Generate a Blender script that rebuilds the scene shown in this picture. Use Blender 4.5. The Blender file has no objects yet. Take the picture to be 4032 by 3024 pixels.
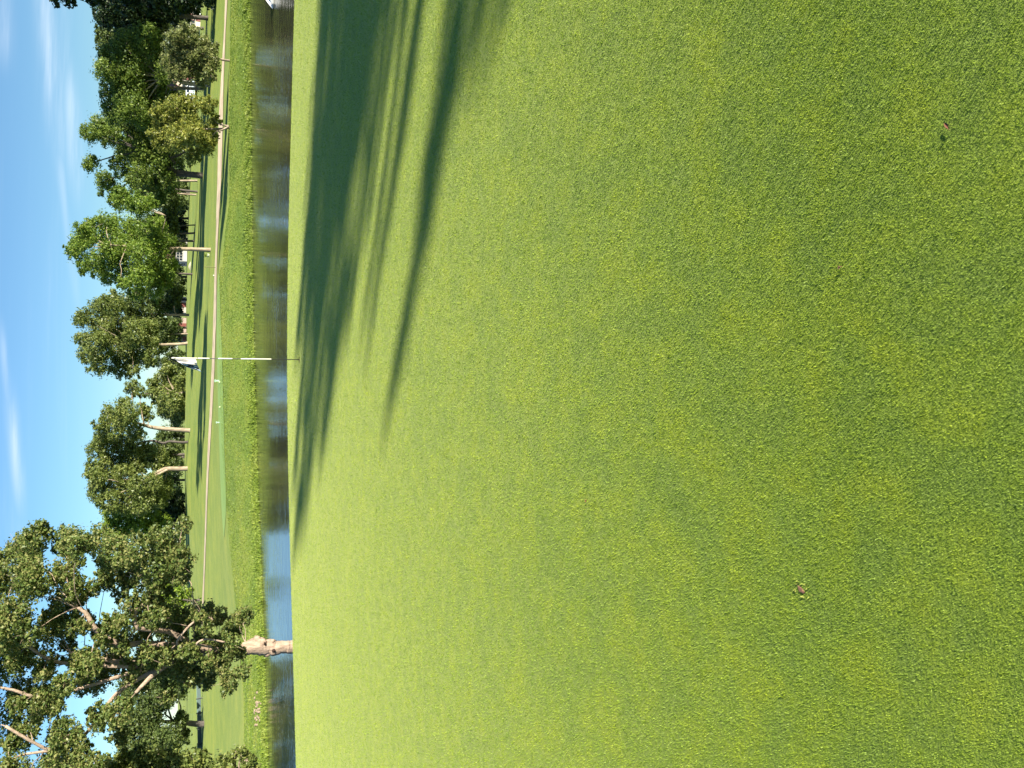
import bpy, math, random
import numpy as np

# ------------------------------------------------------------------ camera, sky, sun, exposure
scene = bpy.context.scene
rng = np.random.default_rng(11)
random.seed(5)

CAM_H = 1.65
PITCH = math.radians(23.5)
FPX = 3028.0                       # focal length in pixels of a 4032 px wide frame
cp, sp = math.cos(PITCH), math.sin(PITCH)

cam_data = bpy.data.cameras.new('camera')
cam_data.sensor_fit = 'HORIZONTAL'
cam_data.sensor_width = 36.0
cam_data.lens = 36.0 * FPX / 4032.0
cam_data.clip_start = 0.05
cam_data.clip_end = 6000.0
cam = bpy.data.objects.new('camera', cam_data)
scene.collection.objects.link(cam)
from mathutils import Matrix, Vector
# the phone was held upright and the picture is stored on its side: image left is world up
U = Vector((0, sp, cp)); F = Vector((0, cp, -sp)); X = Vector((1, 0, 0))
m = Matrix.Identity(4)
for i in range(3):
    m[i][0] = -U[i]; m[i][1] = X[i]; m[i][2] = -F[i]
m[0][3], m[1][3], m[2][3] = 0.0, 0.0, CAM_H
cam.matrix_world = m
scene.camera = cam

SUN_EL = math.radians(20.0)
SUN_AZ = math.radians(-38.0)       # direction towards the sun, from +X
sun_dir = Vector((math.cos(SUN_AZ) * math.cos(SUN_EL), math.sin(SUN_AZ) * math.cos(SUN_EL), math.sin(SUN_EL)))
sun_data = bpy.data.lights.new('sun', 'SUN')
sun_data.energy = 4.5
sun_data.angle = math.radians(0.8)
sun_data.color = (1.0, 0.925, 0.77)
sun = bpy.data.objects.new('sun', sun_data)
sun.rotation_euler = (-sun_dir).to_track_quat('-Z', 'Y').to_euler()
scene.collection.objects.link(sun)

scene.view_settings.view_transform = 'Standard'
scene.view_settings.look = 'None'
scene.view_settings.gamma = 1.0
scene.view_settings.use_curve_mapping = False
scene.view_settings.exposure = 1.5


def ray(px, py):
    """world direction of a photograph pixel (4032 x 3024, picture on its side)"""
    r = 1512.0 - py; dn = px - 2016.0
    return np.array([r, FPX * cp - dn * sp, -dn * cp - FPX * sp])


def at(px, py, depth):
    d = ray(px, py); t = depth / d[1]
    return np.array([d[0] * t, depth, CAM_H + d[2] * t])


world = bpy.data.worlds.new('World')
scene.world = world
world.use_nodes = True
wn, wl = world.node_tree.nodes, world.node_tree.links
wn.clear()


def nmath(nodes, links, op, a, b=None, c=None):
    n = nodes.new('ShaderNodeMath'); n.operation = op
    for i, v in enumerate((a, b, c)):
        if v is None: continue
        if isinstance(v, (int, float)): n.inputs[i].default_value = v
        else: links.new(v, n.inputs[i])
    return n.outputs[0]


w_out = wn.new('ShaderNodeOutputWorld')
w_bg = wn.new('ShaderNodeBackground')
w_bg.inputs[1].default_value = 0.055
sky = wn.new('ShaderNodeTexSky')
sky.sky_type = 'NISHITA'
sky.sun_disc = False
sky.sun_elevation = SUN_EL
sky.sun_rotation = math.atan2(sun_dir.x, sun_dir.y)
sky.air_density = 1.0
sky.dust_density = 0.0
sky.ozone_density = 4.0
tc = wn.new('ShaderNodeTexCoord')
sep = wn.new('ShaderNodeSeparateXYZ'); wl.new(tc.outputs['Generated'], sep.inputs[0])
W = lambda op, a, b=None, c=None: nmath(wn, wl, op, a, b, c)
zpos = W('MAXIMUM', sep.outputs[2], 0.0)
inv = W('DIVIDE', 1.0, W('ADD', zpos, 0.10))
cx = W('MULTIPLY', sep.outputs[0], inv); cy = W('MULTIPLY', sep.outputs[1], inv)
comb = wn.new('ShaderNodeCombineXYZ'); wl.new(cx, comb.inputs[0]); wl.new(cy, comb.inputs[1])


def wnoise(scale, detail, stretch, rot, loc=(0, 0, 0), rough=0.6):
    mp = wn.new('ShaderNodeMapping'); mp.inputs['Scale'].default_value = stretch
    mp.inputs['Rotation'].default_value = (0, 0, rot); mp.inputs['Location'].default_value = loc
    wl.new(comb.outputs[0], mp.inputs[0])
    n = wn.new('ShaderNodeTexNoise'); n.inputs['Scale'].default_value = scale
    n.inputs['Detail'].default_value = detail; n.inputs['Roughness'].default_value = rough
    wl.new(mp.outputs[0], n.inputs[0]); return n.outputs[0]


def wramp(v, lo, hi):
    n = wn.new('ShaderNodeMapRange'); n.interpolation_type = 'SMOOTHSTEP'
    n.inputs[1].default_value = lo; n.inputs[2].default_value = hi
    wl.new(v, n.inputs[0]); return n.outputs[0]


fine = wnoise(1.6, 6.0, (0.35, 1.3, 1.0), 0.10)
wisp = wnoise(0.55, 5.0, (0.25, 1.6, 1.0), 0.06, (3.1, 0.4, 0))
cloud = W('MULTIPLY', wramp(wisp, 0.52, 0.80), wramp(fine, 0.35, 0.75))
cloud = W('MULTIPLY', cloud, 0.55)
# the thin cirrus bands of the photograph, each a soft streak at its own place in the sky
a_of = W('DIVIDE', sep.outputs[0], W('MAXIMUM', sep.outputs[1], 0.02))
e_of = W('DIVIDE', sep.outputs[2], W('MAXIMUM', sep.outputs[1], 0.02))
BANDS = [  # two pixels on the band, half width in px, strength, window
    ((165, -100), (215, 520), 22, 0.62), ((215, 520), (300, 1150), 12, 0.22),
    ((275, 330), (300, 720), 20, 0.55), ((40, 1560), (75, 1960), 15, 0.60),
    ((10, 1330), (45, 1640), 11, 0.45), ((5, -60), (8, 220), 20, 0.35),
    ((640, 1380), (650, 1500), 60, 0.30)]
for (p0, p1, hw, st) in BANDS:
    d0, d1 = ray(*p0), ray(*p1)
    a0, e0, a1, e1 = d0[0] / d0[1], d0[2] / d0[1], d1[0] / d1[1], d1[2] / d1[1]
    slope = (e1 - e0) / (a1 - a0)
    wid = hw / 3300.0
    wob = W('MULTIPLY', W('SUBTRACT', fine, 0.5), wid * 3.0)
    line = W('ADD', W('MULTIPLY', W('SUBTRACT', a_of, a0), slope), e0)
    off = W('DIVIDE', W('ADD', W('SUBTRACT', e_of, line), wob), wid)
    g = W('EXPONENT', W('MULTIPLY', W('MULTIPLY', off, off), -0.7))
    am, ah = 0.5 * (a0 + a1), abs(a1 - a0) * 0.62
    u = W('DIVIDE', W('SUBTRACT', a_of, am), ah)
    win = W('EXPONENT', W('MULTIPLY', W('POWER', W('ABSOLUTE', u), 3.0), -1.3))
    front = W('GREATER_THAN', sep.outputs[1], 0.05)
    k = W('MULTIPLY', W('MULTIPLY', g, win), W('MULTIPLY', front, st))
    k = W('MULTIPLY', k, wramp(fine, 0.25, 0.72))
    cloud = W('MAXIMUM', cloud, k)
tint = wn.new('ShaderNodeMix'); tint.data_type = 'RGBA'; tint.blend_type = 'MULTIPLY'; tint.inputs[0].default_value = 1.0
wl.new(sky.outputs[0], tint.inputs[6]); tint.inputs[7].default_value = (0.79, 0.97, 1.07, 1)
mixw = wn.new('ShaderNodeMix'); mixw.data_type = 'RGBA'
wl.new(cloud, mixw.inputs[0]); wl.new(tint.outputs[2], mixw.inputs[6])
mixw.inputs[7].default_value = (7.6, 8.2, 8.8, 1)
wl.new(mixw.outputs[2], w_bg.inputs[0]); wl.new(w_bg.outputs[0], w_out.inputs[0])

# ------------------------------------------------------------------ helpers
COL = scene.collection


def mesh_np(name, verts, faces, smooth=False):
    """verts (n,3), faces (k, 3 or 4) numpy arrays -> mesh"""
    me = bpy.data.meshes.new(name)
    verts = np.asarray(verts, np.float32); faces = np.asarray(faces, np.int32)
    n = faces.shape[1]
    me.vertices.add(len(verts)); me.vertices.foreach_set('co', verts.ravel())
    me.loops.add(faces.size); me.loops.foreach_set('vertex_index', faces.ravel())
    me.polygons.add(len(faces))
    me.polygons.foreach_set('loop_start', np.arange(0, faces.size, n, dtype=np.int32))
    me.polygons.foreach_set('loop_total', np.full(len(faces), n, np.int32))
    if smooth: me.polygons.foreach_set('use_smooth', np.ones(len(faces), bool))
    me.update(calc_edges=True)
    return me


def obj(name, me, mat=None, parent=None):
    o = bpy.data.objects.new(name, me)
    if mat is not None: me.materials.append(mat)
    COL.objects.link(o)
    if parent is not None: o.parent = parent
    return o


def tag(o, label=None, cat=None, group=None, kind=None):
    if label: o['label'] = label
    if cat: o['category'] = cat
    if group: o['group'] = group
    if kind: o['kind'] = kind
    return o


def empty(name, loc=(0, 0, 0), rz=0.0):
    o = bpy.data.objects.new(name, None); COL.objects.link(o)
    o.location = loc; o.rotation_euler = (0, 0, rz); o.empty_display_size = 0.3
    return o


class MB:
    """collects boxes, prisms and tubes into one mesh"""
    def __init__(self): self.v = []; self.f = []

    def add(self, verts, faces):
        b = len(self.v); self.v += [tuple(map(float, q)) for q in verts]
        self.f += [tuple(i + b for i in q) for q in faces]

    def box(self, c, s, rz=0.0):
        x, y, z = (q / 2 for q in s); ca, sa = math.cos(rz), math.sin(rz)
        vs = []
        for k in (-z, z):
            for (i, j) in ((-x, -y), (x, -y), (x, y), (-x, y)):
                vs.append((c[0] + i * ca - j * sa, c[1] + i * sa + j * ca, c[2] + k))
        self.add(vs, [(3, 2, 1, 0), (4, 5, 6, 7), (0, 1, 5, 4), (1, 2, 6, 5), (2, 3, 7, 6), (3, 0, 4, 7)])

    def tube(self, pts, rad, n=8, cap=True, bump=0.0):
        pts = [np.array(p, float) for p in pts]
        rings = []; ref = np.array([0.0, 1.0, 0.13])
        for i, p in enumerate(pts):
            t = pts[min(i + 1, len(pts) - 1)] - pts[max(i - 1, 0)]
            t /= (np.linalg.norm(t) + 1e-9)
            a = np.cross(t, ref); a /= (np.linalg.norm(a) + 1e-9); b = np.cross(t, a)
            ring = []
            for k in range(n):
                an = 2 * math.pi * k / n
                r = rad[i] * (1 + (random.uniform(-bump, bump) if bump else 0))
                ring.append(p + a * math.cos(an) * r + b * math.sin(an) * r)
            rings.append(ring)
        base = len(self.v)
        for ring in rings: self.v += [tuple(q) for q in ring]
        for i in range(len(rings) - 1):
            for k in range(n):
                k2 = (k + 1) % n
                self.f.append((base + i * n + k, base + i * n + k2, base + (i + 1) * n + k2, base + (i + 1) * n + k))
        if cap:
            self.f.append(tuple(base + k for k in range(n))[::-1])
            self.f.append(tuple(base + (len(rings) - 1) * n + k for k in range(n)))

    def build(self, name, mat, parent=None, smooth=False):
        me = bpy.data.meshes.new(name); me.from_pydata(self.v, [], self.f)
        if smooth:
            me.polygons.foreach_set('use_smooth', np.ones(len(me.polygons), bool))
        me.update()
        return obj(name, me, mat, parent)


# ------------------------------------------------------------------ materials
def mat_new(name):
    m_ = bpy.data.materials.new(name); m_.use_nodes = True
    nt = m_.node_tree; nt.nodes.clear()
    o = nt.nodes.new('ShaderNodeOutputMaterial')
    return m_, nt.nodes, nt.links, o


def noise(nodes, links, vec, scale, detail=3.0, rough=0.55, stretch=None, rot=0.0):
    if stretch is not None:
        mp = nodes.new('ShaderNodeMapping'); mp.inputs['Scale'].default_value = stretch
        mp.inputs['Rotation'].default_value = (0, 0, rot)
        links.new(vec, mp.inputs[0]); vec = mp.outputs[0]
    n = nodes.new('ShaderNodeTexNoise'); n.inputs['Scale'].default_value = scale
    n.inputs['Detail'].default_value = detail; n.inputs['Roughness'].default_value = rough
    links.new(vec, n.inputs['Vector']); return n.outputs[0]


def ramp(nodes, links, v, stops):
    r = nodes.new('ShaderNodeValToRGB'); e = r.color_ramp.elements
    while len(e) < len(stops): e.new(0.5)
    for q, (p, c) in zip(e, stops):
        q.position = p; q.color = (*c, 1)
    links.new(v, r.inputs[0]); return r.outputs[0]


def mixc(nodes, links, fac, a, b, mode='MIX'):
    n = nodes.new('ShaderNodeMix'); n.data_type = 'RGBA'; n.blend_type = mode
    for i, v in ((0, fac), (6, a), (7, b)):
        if isinstance(v, (int, float)): n.inputs[i].default_value = v
        elif isinstance(v, tuple): n.inputs[i].default_value = (*v, 1)
        else: links.new(v, n.inputs[i])
    return n.outputs[2]


def plain(name, col, rough=0.7, var=0.12, scale=6.0, metal=0.0, bump=0.0):
    m_, N, L, o = mat_new(name)
    tc_ = N.new('ShaderNodeTexCoord')
    nz = noise(N, L, tc_.outputs['Object'], scale, 4.0)
    lo = tuple(max(0, c * (1 - var)) for c in col); hi = tuple(min(1, c * (1 + var)) for c in col)
    c = ramp(N, L, nz, [(0.3, lo), (0.7, hi)])
    p = N.new('ShaderNodeBsdfPrincipled'); L.new(c, p.inputs['Base Color'])
    p.inputs['Roughness'].default_value = rough; p.inputs['Metallic'].default_value = metal
    if bump:
        b = N.new('ShaderNodeBump'); b.inputs['Strength'].default_value = bump; b.inputs['Distance'].default_value = 0.02
        L.new(noise(N, L, tc_.outputs['Object'], scale * 4, 5.0), b.inputs['Height']); L.new(b.outputs[0], p.inputs['Normal'])
    L.new(p.outputs[0], o.inputs[0]); return m_


def turf(name, patch, dark, light, fine_scale, bump_d, sheen=0.3, sheen_col=(0.7, 0.85, 0.25), patch_scale=3.0, stripe=None, bump_s=0.6):
    m_, N, L, o = mat_new(name)
    geo = N.new('ShaderNodeNewGeometry'); pos = geo.outputs['Position']
    n1 = noise(N, L, pos, patch_scale, 3.0, 0.6)
    n2 = noise(N, L, pos, patch_scale * 0.17, 2.0)
    f1 = noise(N, L, pos, fine_scale, 2.0, 0.7)
    base = ramp(N, L, n1, [(0.36, dark), (0.50, light), (0.66, patch)])
    big = ramp(N, L, n2, [(0.3, (0.86, 0.92, 0.9)), (0.7, (1.08, 1.04, 1.0))])
    base = mixc(N, L, 1.0, base, big, 'MULTIPLY')
    fr = ramp(N, L, f1, [(0.30, (0.62, 0.66, 0.62)), (0.52, (1, 1, 1)), (0.72, (1.2, 1.15, 1.05))])
    base = mixc(N, L, 0.8, base, fr, 'MULTIPLY')
    if stripe:
        st = noise(N, L, pos, stripe[0], 2.0, 0.5, stripe[1], stripe[2])
        sc = ramp(N, L, st, [(0.40, (0.82, 0.90, 0.86)), (0.60, (1.10, 1.06, 1.0))])
        base = mixc(N, L, 0.8, base, sc, 'MULTIPLY')
    p = N.new('ShaderNodeBsdfPrincipled'); L.new(base, p.inputs['Base Color'])
    p.inputs['Roughness'].default_value = 0.75
    p.inputs['Specular IOR Level'].default_value = 0.15
    p.inputs['Sheen Weight'].default_value = sheen
    p.inputs['Sheen Roughness'].default_value = 0.5
    p.inputs['Sheen Tint'].default_value = (*sheen_col, 1)
    b = N.new('ShaderNodeBump'); b.inputs['Strength'].default_value = bump_s; b.inputs['Distance'].default_value = bump_d
    L.new(f1, b.inputs['Height']); L.new(b.outputs[0], p.inputs['Normal'])
    L.new(p.outputs[0], o.inputs[0]); return m_


def blade_mat(name, patch, dark, light, patch_scale, transl=0.35):
    m_, N, L, o = mat_new(name)
    geo = N.new('ShaderNodeNewGeometry')
    n1 = noise(N, L, geo.outputs['Position'], patch_scale, 3.0, 0.6)
    base = ramp(N, L, n1, [(0.36, dark), (0.50, light), (0.66, patch)])
    at_ = N.new('ShaderNodeAttribute'); at_.attribute_name = 'tint'
    tv = ramp(N, L, at_.outputs['Fac'], [(0.0, (0.58, 0.66, 0.58)), (0.6, (1, 1, 1)), (1.0, (1.25, 1.22, 1.1))])
    base = mixc(N, L, 1.0, base, tv, 'MULTIPLY')
    p = N.new('ShaderNodeBsdfPrincipled'); L.new(base, p.inputs['Base Color'])
    p.inputs['Roughness'].default_value = 0.5; p.inputs['Specular IOR Level'].default_value = 0.3
    t = N.new('ShaderNodeBsdfTranslucent'); L.new(base, t.inputs[0])
    mx = N.new('ShaderNodeMixShader'); mx.inputs[0].default_value = transl
    L.new(p.outputs[0], mx.inputs[1]); L.new(t.outputs[0], mx.inputs[2]); L.new(mx.outputs[0], o.inputs[0])
    return m_


def leaf_mat(name, c1, c2, c3, transl=0.32, nscale=0.8):
    m_, N, L, o = mat_new(name)
    at_ = N.new('ShaderNodeAttribute'); at_.attribute_name = 'tint'
    geo = N.new('ShaderNodeNewGeometry')
    nz = noise(N, L, geo.outputs['Position'], nscale, 2.0)
    v = nmath(N, L, 'ADD', nmath(N, L, 'MULTIPLY', at_.outputs['Fac'], 0.55), nmath(N, L, 'MULTIPLY', nz, 0.45))
    col = ramp(N, L, v, [(0.22, c1), (0.50, c2), (0.80, c3)])
    p = N.new('ShaderNodeBsdfPrincipled'); L.new(col, p.inputs['Base Color'])
    p.inputs['Roughness'].default_value = 0.42; p.inputs['Specular IOR Level'].default_value = 0.35
    t = N.new('ShaderNodeBsdfTranslucent'); L.new(col, t.inputs[0])
    mx = N.new('ShaderNodeMixShader'); mx.inputs[0].default_value = transl
    L.new(p.outputs[0], mx.inputs[1]); L.new(t.outputs[0], mx.inputs[2]); L.new(mx.outputs[0], o.inputs[0])
    return m_


def bark_mat(name, dark, light, scale=6.0):
    m_, N, L, o = mat_new(name)
    geo = N.new('ShaderNodeNewGeometry')
    nz = noise(N, L, geo.outputs['Position'], scale, 6.0, 0.65, (1.0, 1.0, 0.28))
    n2 = noise(N, L, geo.outputs['Position'], scale * 0.25, 3.0)
    col = ramp(N, L, nz, [(0.30, dark), (0.62, light)])
    col = mixc(N, L, 1.0, col, ramp(N, L, n2, [(0.3, (0.75, 0.75, 0.75)), (0.7, (1.1, 1.1, 1.1))]), 'MULTIPLY')
    p = N.new('ShaderNodeBsdfPrincipled'); L.new(col, p.inputs['Base Color']); p.inputs['Roughness'].default_value = 0.9
    b = N.new('ShaderNodeBump'); b.inputs['Strength'].default_value = 0.8; b.inputs['Distance'].default_value = 0.04
    L.new(nz, b.inputs['Height']); L.new(b.outputs[0], p.inputs['Normal'])
    L.new(p.outputs[0], o.inputs[0]); return m_


GREEN_P, GREEN_D, GREEN_L = (0.335, 0.42, 0.036), (0.255, 0.36, 0.050), (0.288, 0.39, 0.043)
M = {}
M['green'] = turf('green_turf', (0.215, 0.28, 0.029), (0.160, 0.230, 0.035), (0.183, 0.255, 0.032), 170.0, 0.010, 0.25, (0.94, 0.98, 0.40), 5.5, bump_s=0.55)
M['rough'] = turf('rough_turf', (0.20, 0.235, 0.04), (0.105, 0.17, 0.03), (0.145, 0.205, 0.032), 9.0, 0.08, 0.12, (0.8, 0.9, 0.3), 0.5, (0.06, (0.25, 1.6, 1), 0.0))
M['tee'] = turf('tee_turf', (0.20, 0.295, 0.075), (0.17, 0.26, 0.065), (0.185, 0.28, 0.07), 30.0, 0.02, 0.1, (0.7, 1.0, 0.4), 1.0)
M['blade'] = blade_mat('green_blades', GREEN_P, GREEN_D, GREEN_L, 5.5)
M['bankblade'] = blade_mat('bank_grass', (0.30, 0.34, 0.06), (0.13, 0.21, 0.03), (0.20, 0.28, 0.035), 0.6)
M['shoreblade'] = blade_mat('shore_grass', (0.30, 0.36, 0.07), (0.20, 0.28, 0.04), (0.25, 0.33, 0.05), 0.7)
M['path'] = plain('path_gravel', (0.60, 0.47, 0.31), 0.95, 0.28, 0.9, bump=0.3)
M['sand'] = plain('bunker_sand', (0.55, 0.49, 0.32), 0.95, 0.08, 3.0)
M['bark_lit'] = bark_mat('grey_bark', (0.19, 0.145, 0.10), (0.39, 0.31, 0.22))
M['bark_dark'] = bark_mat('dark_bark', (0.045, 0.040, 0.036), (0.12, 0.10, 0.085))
M['bark_oak'] = bark_mat('oak_bark', (0.20, 0.14, 0.10), (0.44, 0.33, 0.245), 14.0)
M['leaf_green'] = leaf_mat('leaf_green', (0.0706, 0.1235, 0.0235), (0.1588, 0.2352, 0.04), (0.2705, 0.341, 0.0647), 0.45)
M['leaf_bright'] = leaf_mat('leaf_bright', (0.0784, 0.1456, 0.0224), (0.168, 0.2576, 0.0358), (0.2912, 0.3808, 0.0616), 0.45)
M['leaf_olive'] = leaf_mat('leaf_olive', (0.085, 0.125, 0.032), (0.18, 0.235, 0.055), (0.31, 0.335, 0.095), 0.45)
M['leaf_yellow'] = leaf_mat('leaf_yellow', (0.12, 0.16, 0.028), (0.245, 0.275, 0.05), (0.42, 0.41, 0.09), 0.42)
M['leaf_sage'] = leaf_mat('leaf_sage', (0.10, 0.13, 0.04), (0.20, 0.24, 0.07), (0.36, 0.36, 0.14), 0.45)
M['leaf_lime'] = leaf_mat('leaf_lime', (0.11, 0.19, 0.02), (0.20, 0.30, 0.035), (0.30, 0.38, 0.05))
M['leaf_dark'] = leaf_mat('leaf_dark', (0.012, 0.030, 0.010), (0.028, 0.055, 0.016), (0.05, 0.085, 0.022), 0.2)  # also holds, as colour, the shade on the right-edge trees
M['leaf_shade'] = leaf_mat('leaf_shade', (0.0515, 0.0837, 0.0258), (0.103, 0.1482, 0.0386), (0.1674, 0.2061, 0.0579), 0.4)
M['leaf_oak'] = leaf_mat('leaf_oak', (0.085, 0.14, 0.035), (0.185, 0.245, 0.06), (0.34, 0.32, 0.12), 0.45, 1.6)

# ------------------------------------------------------------------ terrain
WATER_Z = -2.0


def shore_depth(px, py):
    d = ray(px, py); return (WATER_Z - CAM_H) * d[1] / d[2]


SHORE_PX = [(983, -900), (984, -400), (985, 0), (989, 450), (994, 900), (999, 1250), (1008, 1600), (1020, 2000), (1043, 2600), (1056, 3000), (1060, 3500), (1062, 4000)]
SH = sorted([tuple(at(a, b, shore_depth(a, b))[:2]) for a, b in SHORE_PX])
SHX, SHY = np.array([q[0] for q in SH]), np.array([q[1] for q in SH])


def shore_y(x): return np.interp(x, SHX, SHY)


PATH_PX = [  # py, near edge px, far edge px, depth of the middle
    (-500, 910, 899, 62), (-250, 903, 893, 61), (0, 897, 886, 60), (240, 886, 875, 58), (488, 880, 861, 57), (700, 874, 856, 57), (850, 865, 852, 58.5),
    (962, 859, 850, 59.5), (1100, 855, 845, 61), (1250, 853, 841, 62), (1450, 846, 834, 64.5), (1700, 832, 822, 68), (2000, 817, 810, 74), (2360, 804, 797, 84), (2600, 797, 791, 93)]
ctrl = []
for (py, nr, fr_, d) in PATH_PX:
    ctrl.append(at(nr, py, d - 1.5)); ctrl.append(at(fr_, py, d + 1.5))
for (px, py, d) in [
        (905, 239, 50), (903, 502, 49), (905, 800, 48.5), (889, 940, 48),
        (868, 1180, 49), (872, 1248, 48.5), (879, 1450, 47.5), (886, 1750, 46.5), (893, 2000, 46.5), (893, 2150, 47),
        (856, 1180, 53), (854, 1248, 53), (857, 1450, 52), (865, 1750, 51.5), (874, 2000, 51.5), (883, 2150, 51.5),
        (930, 1250, 45.0), (932, 1450, 44.5), (938, 1750, 43.5), (945, 2000, 43), (975, 2500, 40), (920, 2500, 48), (985, 2850, 40),
        (829, 985, 70), (820, 72, 78), (805, 112, 84), (827, 336, 74), (811, 350, 82), (799, 692, 85), (777, 712, 108), (778, 740, 108), (785, 1000, 95),
        (745, 1240, 115), (738, 1352, 112), (748, 1695, 100), (738, 1845, 100), (746, 1545, 135), (738, 1100, 150), (730, 2050, 128), (738, 2300, 130),
        (900, 2800, 55), (850, 2800, 66), (799, 2850, 80), (770, 2850, 95), (860, 2300, 62), (793, 100, 128), (778, 372, 112), (760, 600, 140), (740, 1500, 160)]:
    ctrl.append(at(px, py, d))
for x_, y_ in zip(SHX[1:-1], SHY[1:-1]): ctrl.append(np.array([x_, y_, WATER_Z - 0.02])); ctrl.append(np.array([x_, y_ + 1.2, WATER_Z + 0.30]))
for (x_, y_, z_) in [(-120, 60, -1), (120, 60, -1.4), (-120, 120, 0), (120, 120, -1.5), (-60, 220, 0.3), (60, 220, -0.6), (0, 220, 0), (-200, 300, 0.5), (200, 300, 0), (0, 380, 0.5), (-60, 50, -1.2)]:
    ctrl.append(np.array([x_, y_, z_], float))
ctrl = np.array(ctrl)
S_ = 50.0


def tps_k(r2): return np.where(r2 > 0, 0.5 * r2 * np.log(np.maximum(r2, 1e-12)), 0.0)


cxy = ctrl[:, :2] / S_
n_ = len(cxy)
K = tps_k(((cxy[:, None] - cxy[None]) ** 2).sum(-1)) + 2e-4 * np.eye(n_)
Pm = np.hstack([np.ones((n_, 1)), cxy])
A = np.block([[K, Pm], [Pm.T, np.zeros((3, 3))]])
sol = np.linalg.solve(A, np.concatenate([ctrl[:, 2], np.zeros(3)]))


def far_z(x, y):
    x = np.clip(x, -220, 220) / S_; y = np.clip(y, 20, 400) / S_
    out = sol[n_] + sol[n_ + 1] * x + sol[n_ + 2] * y
    for i in range(n_):
        out = out + sol[i] * tps_k((x - cxy[i, 0]) ** 2 + (y - cxy[i, 1]) ** 2)
    return np.clip(out, -3.0, 3.0)


def edge_y(x):
    return 17.95 - 0.040 * (np.abs(x - 0.6) ** 2) / (1 + 0.010 * np.abs(x - 0.6) ** 2) * 1.1


def ground_z(x, y):
    x = np.asarray(x, float); y = np.asarray(y, float)
    e = y - edge_y(x)
    zn = -0.03 * np.clip(y, -60, 60)
    ee = np.maximum(e + 1.0, 0)
    zn = zn - 0.55 * (np.sqrt(ee ** 2 + 1.0) - 1.0) * np.where(ee > 0, 1, 0)
    zn = np.maximum(zn, -3.0)
    sh = shore_y(x)
    zf = far_z(x, y)
    below = WATER_Z - 0.25 * np.maximum(sh - y, 0)
    zf = np.where(y < sh, np.maximum(np.minimum(below, WATER_Z), -3.0), np.maximum(zf, WATER_Z + 0.05 * np.minimum(y - sh, 1)))
    return np.maximum(zn, zf)


def gz(x, y): return float(ground_z(np.array([x]), np.array([y]))[0])


def hit(px, py, y0=36.0, y1=300.0):
    """where the line of sight through a pixel of the photograph meets the far ground"""
    d = ray(px, py); ys = np.linspace(y0, y1, 2600); xs = d[0] / d[1] * ys; zs = CAM_H + d[2] / d[1] * ys
    g_ = ground_z(xs, ys); k = np.argmax(zs < g_)
    return np.array([xs[k], ys[k], g_[k]])


def axis(parts):
    out = []
    for a, b, st in parts: out.append(np.arange(a, b, st))
    return np.unique(np.round(np.concatenate(out), 4))


xs = axis([(-1500, -200, 100), (-200, -60, 8), (-60, -36, 1.5), (-36, 36, 0.45), (36, 60, 1.5), (60, 200, 8), (200, 1501, 100)])
ys = axis([(-300, -40, 40), (-40, 12, 2.0), (12, 30, 0.25), (30, 35, 0.6), (35, 64, 0.25), (64, 100, 0.6), (100, 180, 2.0), (180, 400, 10), (400, 2001, 100)])
gx, gy = np.meshgrid(xs, ys)
gzv = ground_z(gx.ravel(), gy.ravel())
nx, ny = len(xs), len(ys)
ii = np.arange(nx * ny).reshape(ny, nx)
gf = np.stack([ii[:-1, :-1], ii[:-1, 1:], ii[1:, 1:], ii[1:, :-1]], -1).reshape(-1, 4)
ground = obj('ground', mesh_np('ground', np.stack([gx.ravel(), gy.ravel(), gzv], 1), gf, True), M['rough'])
tag(ground, kind='structure')

# putting green: a sheet laid on the ground, its far rim rolling over the crest
us = np.linspace(-1, 1, 121); vs_ = np.concatenate([np.linspace(-14, 12, 30)[:-1], np.linspace(12, 20.5, 60)])
pv = []
for v in vs_:
    for u in us:
        x = u * 15.0
        y = -14 + (v + 14) / 34.5 * (edge_y(np.array([x]))[0] + 0.9 + 14)
        pv.append((x, y))
pv = np.array(pv)
pz = ground_z(pv[:, 0], pv[:, 1]) + 0.006
nu = len(us); nv = len(vs_)
ii = np.arange(nu * nv).reshape(nv, nu)
pf = np.stack([ii[:-1, :-1], ii[:-1, 1:], ii[1:, 1:], ii[1:, :-1]], -1).reshape(-1, 4)
tag(obj('putting_green', mesh_np('putting_green', np.column_stack([pv, pz]), pf, True), M['green']), kind='structure')

# pond water
mw, N, L, o_ = mat_new('pond_water')
geo = N.new('ShaderNodeNewGeometry'); pos = geo.outputs['Position']
p = N.new('ShaderNodeBsdfPrincipled')
p.inputs['Base Color'].default_value = (0.046, 0.046, 0.025, 1); p.inputs['Roughness'].default_value = 0.075
p.inputs['IOR'].default_value = 1.333; p.inputs['Specular IOR Level'].default_value = 0.6
w1 = noise(N, L, pos, 2.6, 3.0, 0.55, (0.35, 1.0, 1.0), 0.15)
w2 = noise(N, L, pos, 0.11, 2.0, 0.5, (0.6, 1.5, 1.0), 0.3)
w3 = noise(N, L, pos, 9.0, 2.0, 0.5, (0.5, 1.0, 1.0), -0.1)
sx = N.new('ShaderNodeSeparateXYZ'); L.new(pos, sx.inputs[0])
wind = N.new('ShaderNodeMapRange'); wind.inputs[1].default_value = -2.0; wind.inputs[2].default_value = 15.0
wind.inputs[3].default_value = 0.45; wind.inputs[4].default_value = 1.0
L.new(sx.outputs[0], wind.inputs[0])
gust = N.new('ShaderNodeMapRange'); gust.interpolation_type = 'SMOOTHSTEP'
gust.inputs[1].default_value = 0.36; gust.inputs[2].default_value = 0.64; gust.inputs[3].default_value = 0.35; gust.inputs[4].default_value = 1.0
L.new(w2, gust.inputs[0])
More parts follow.
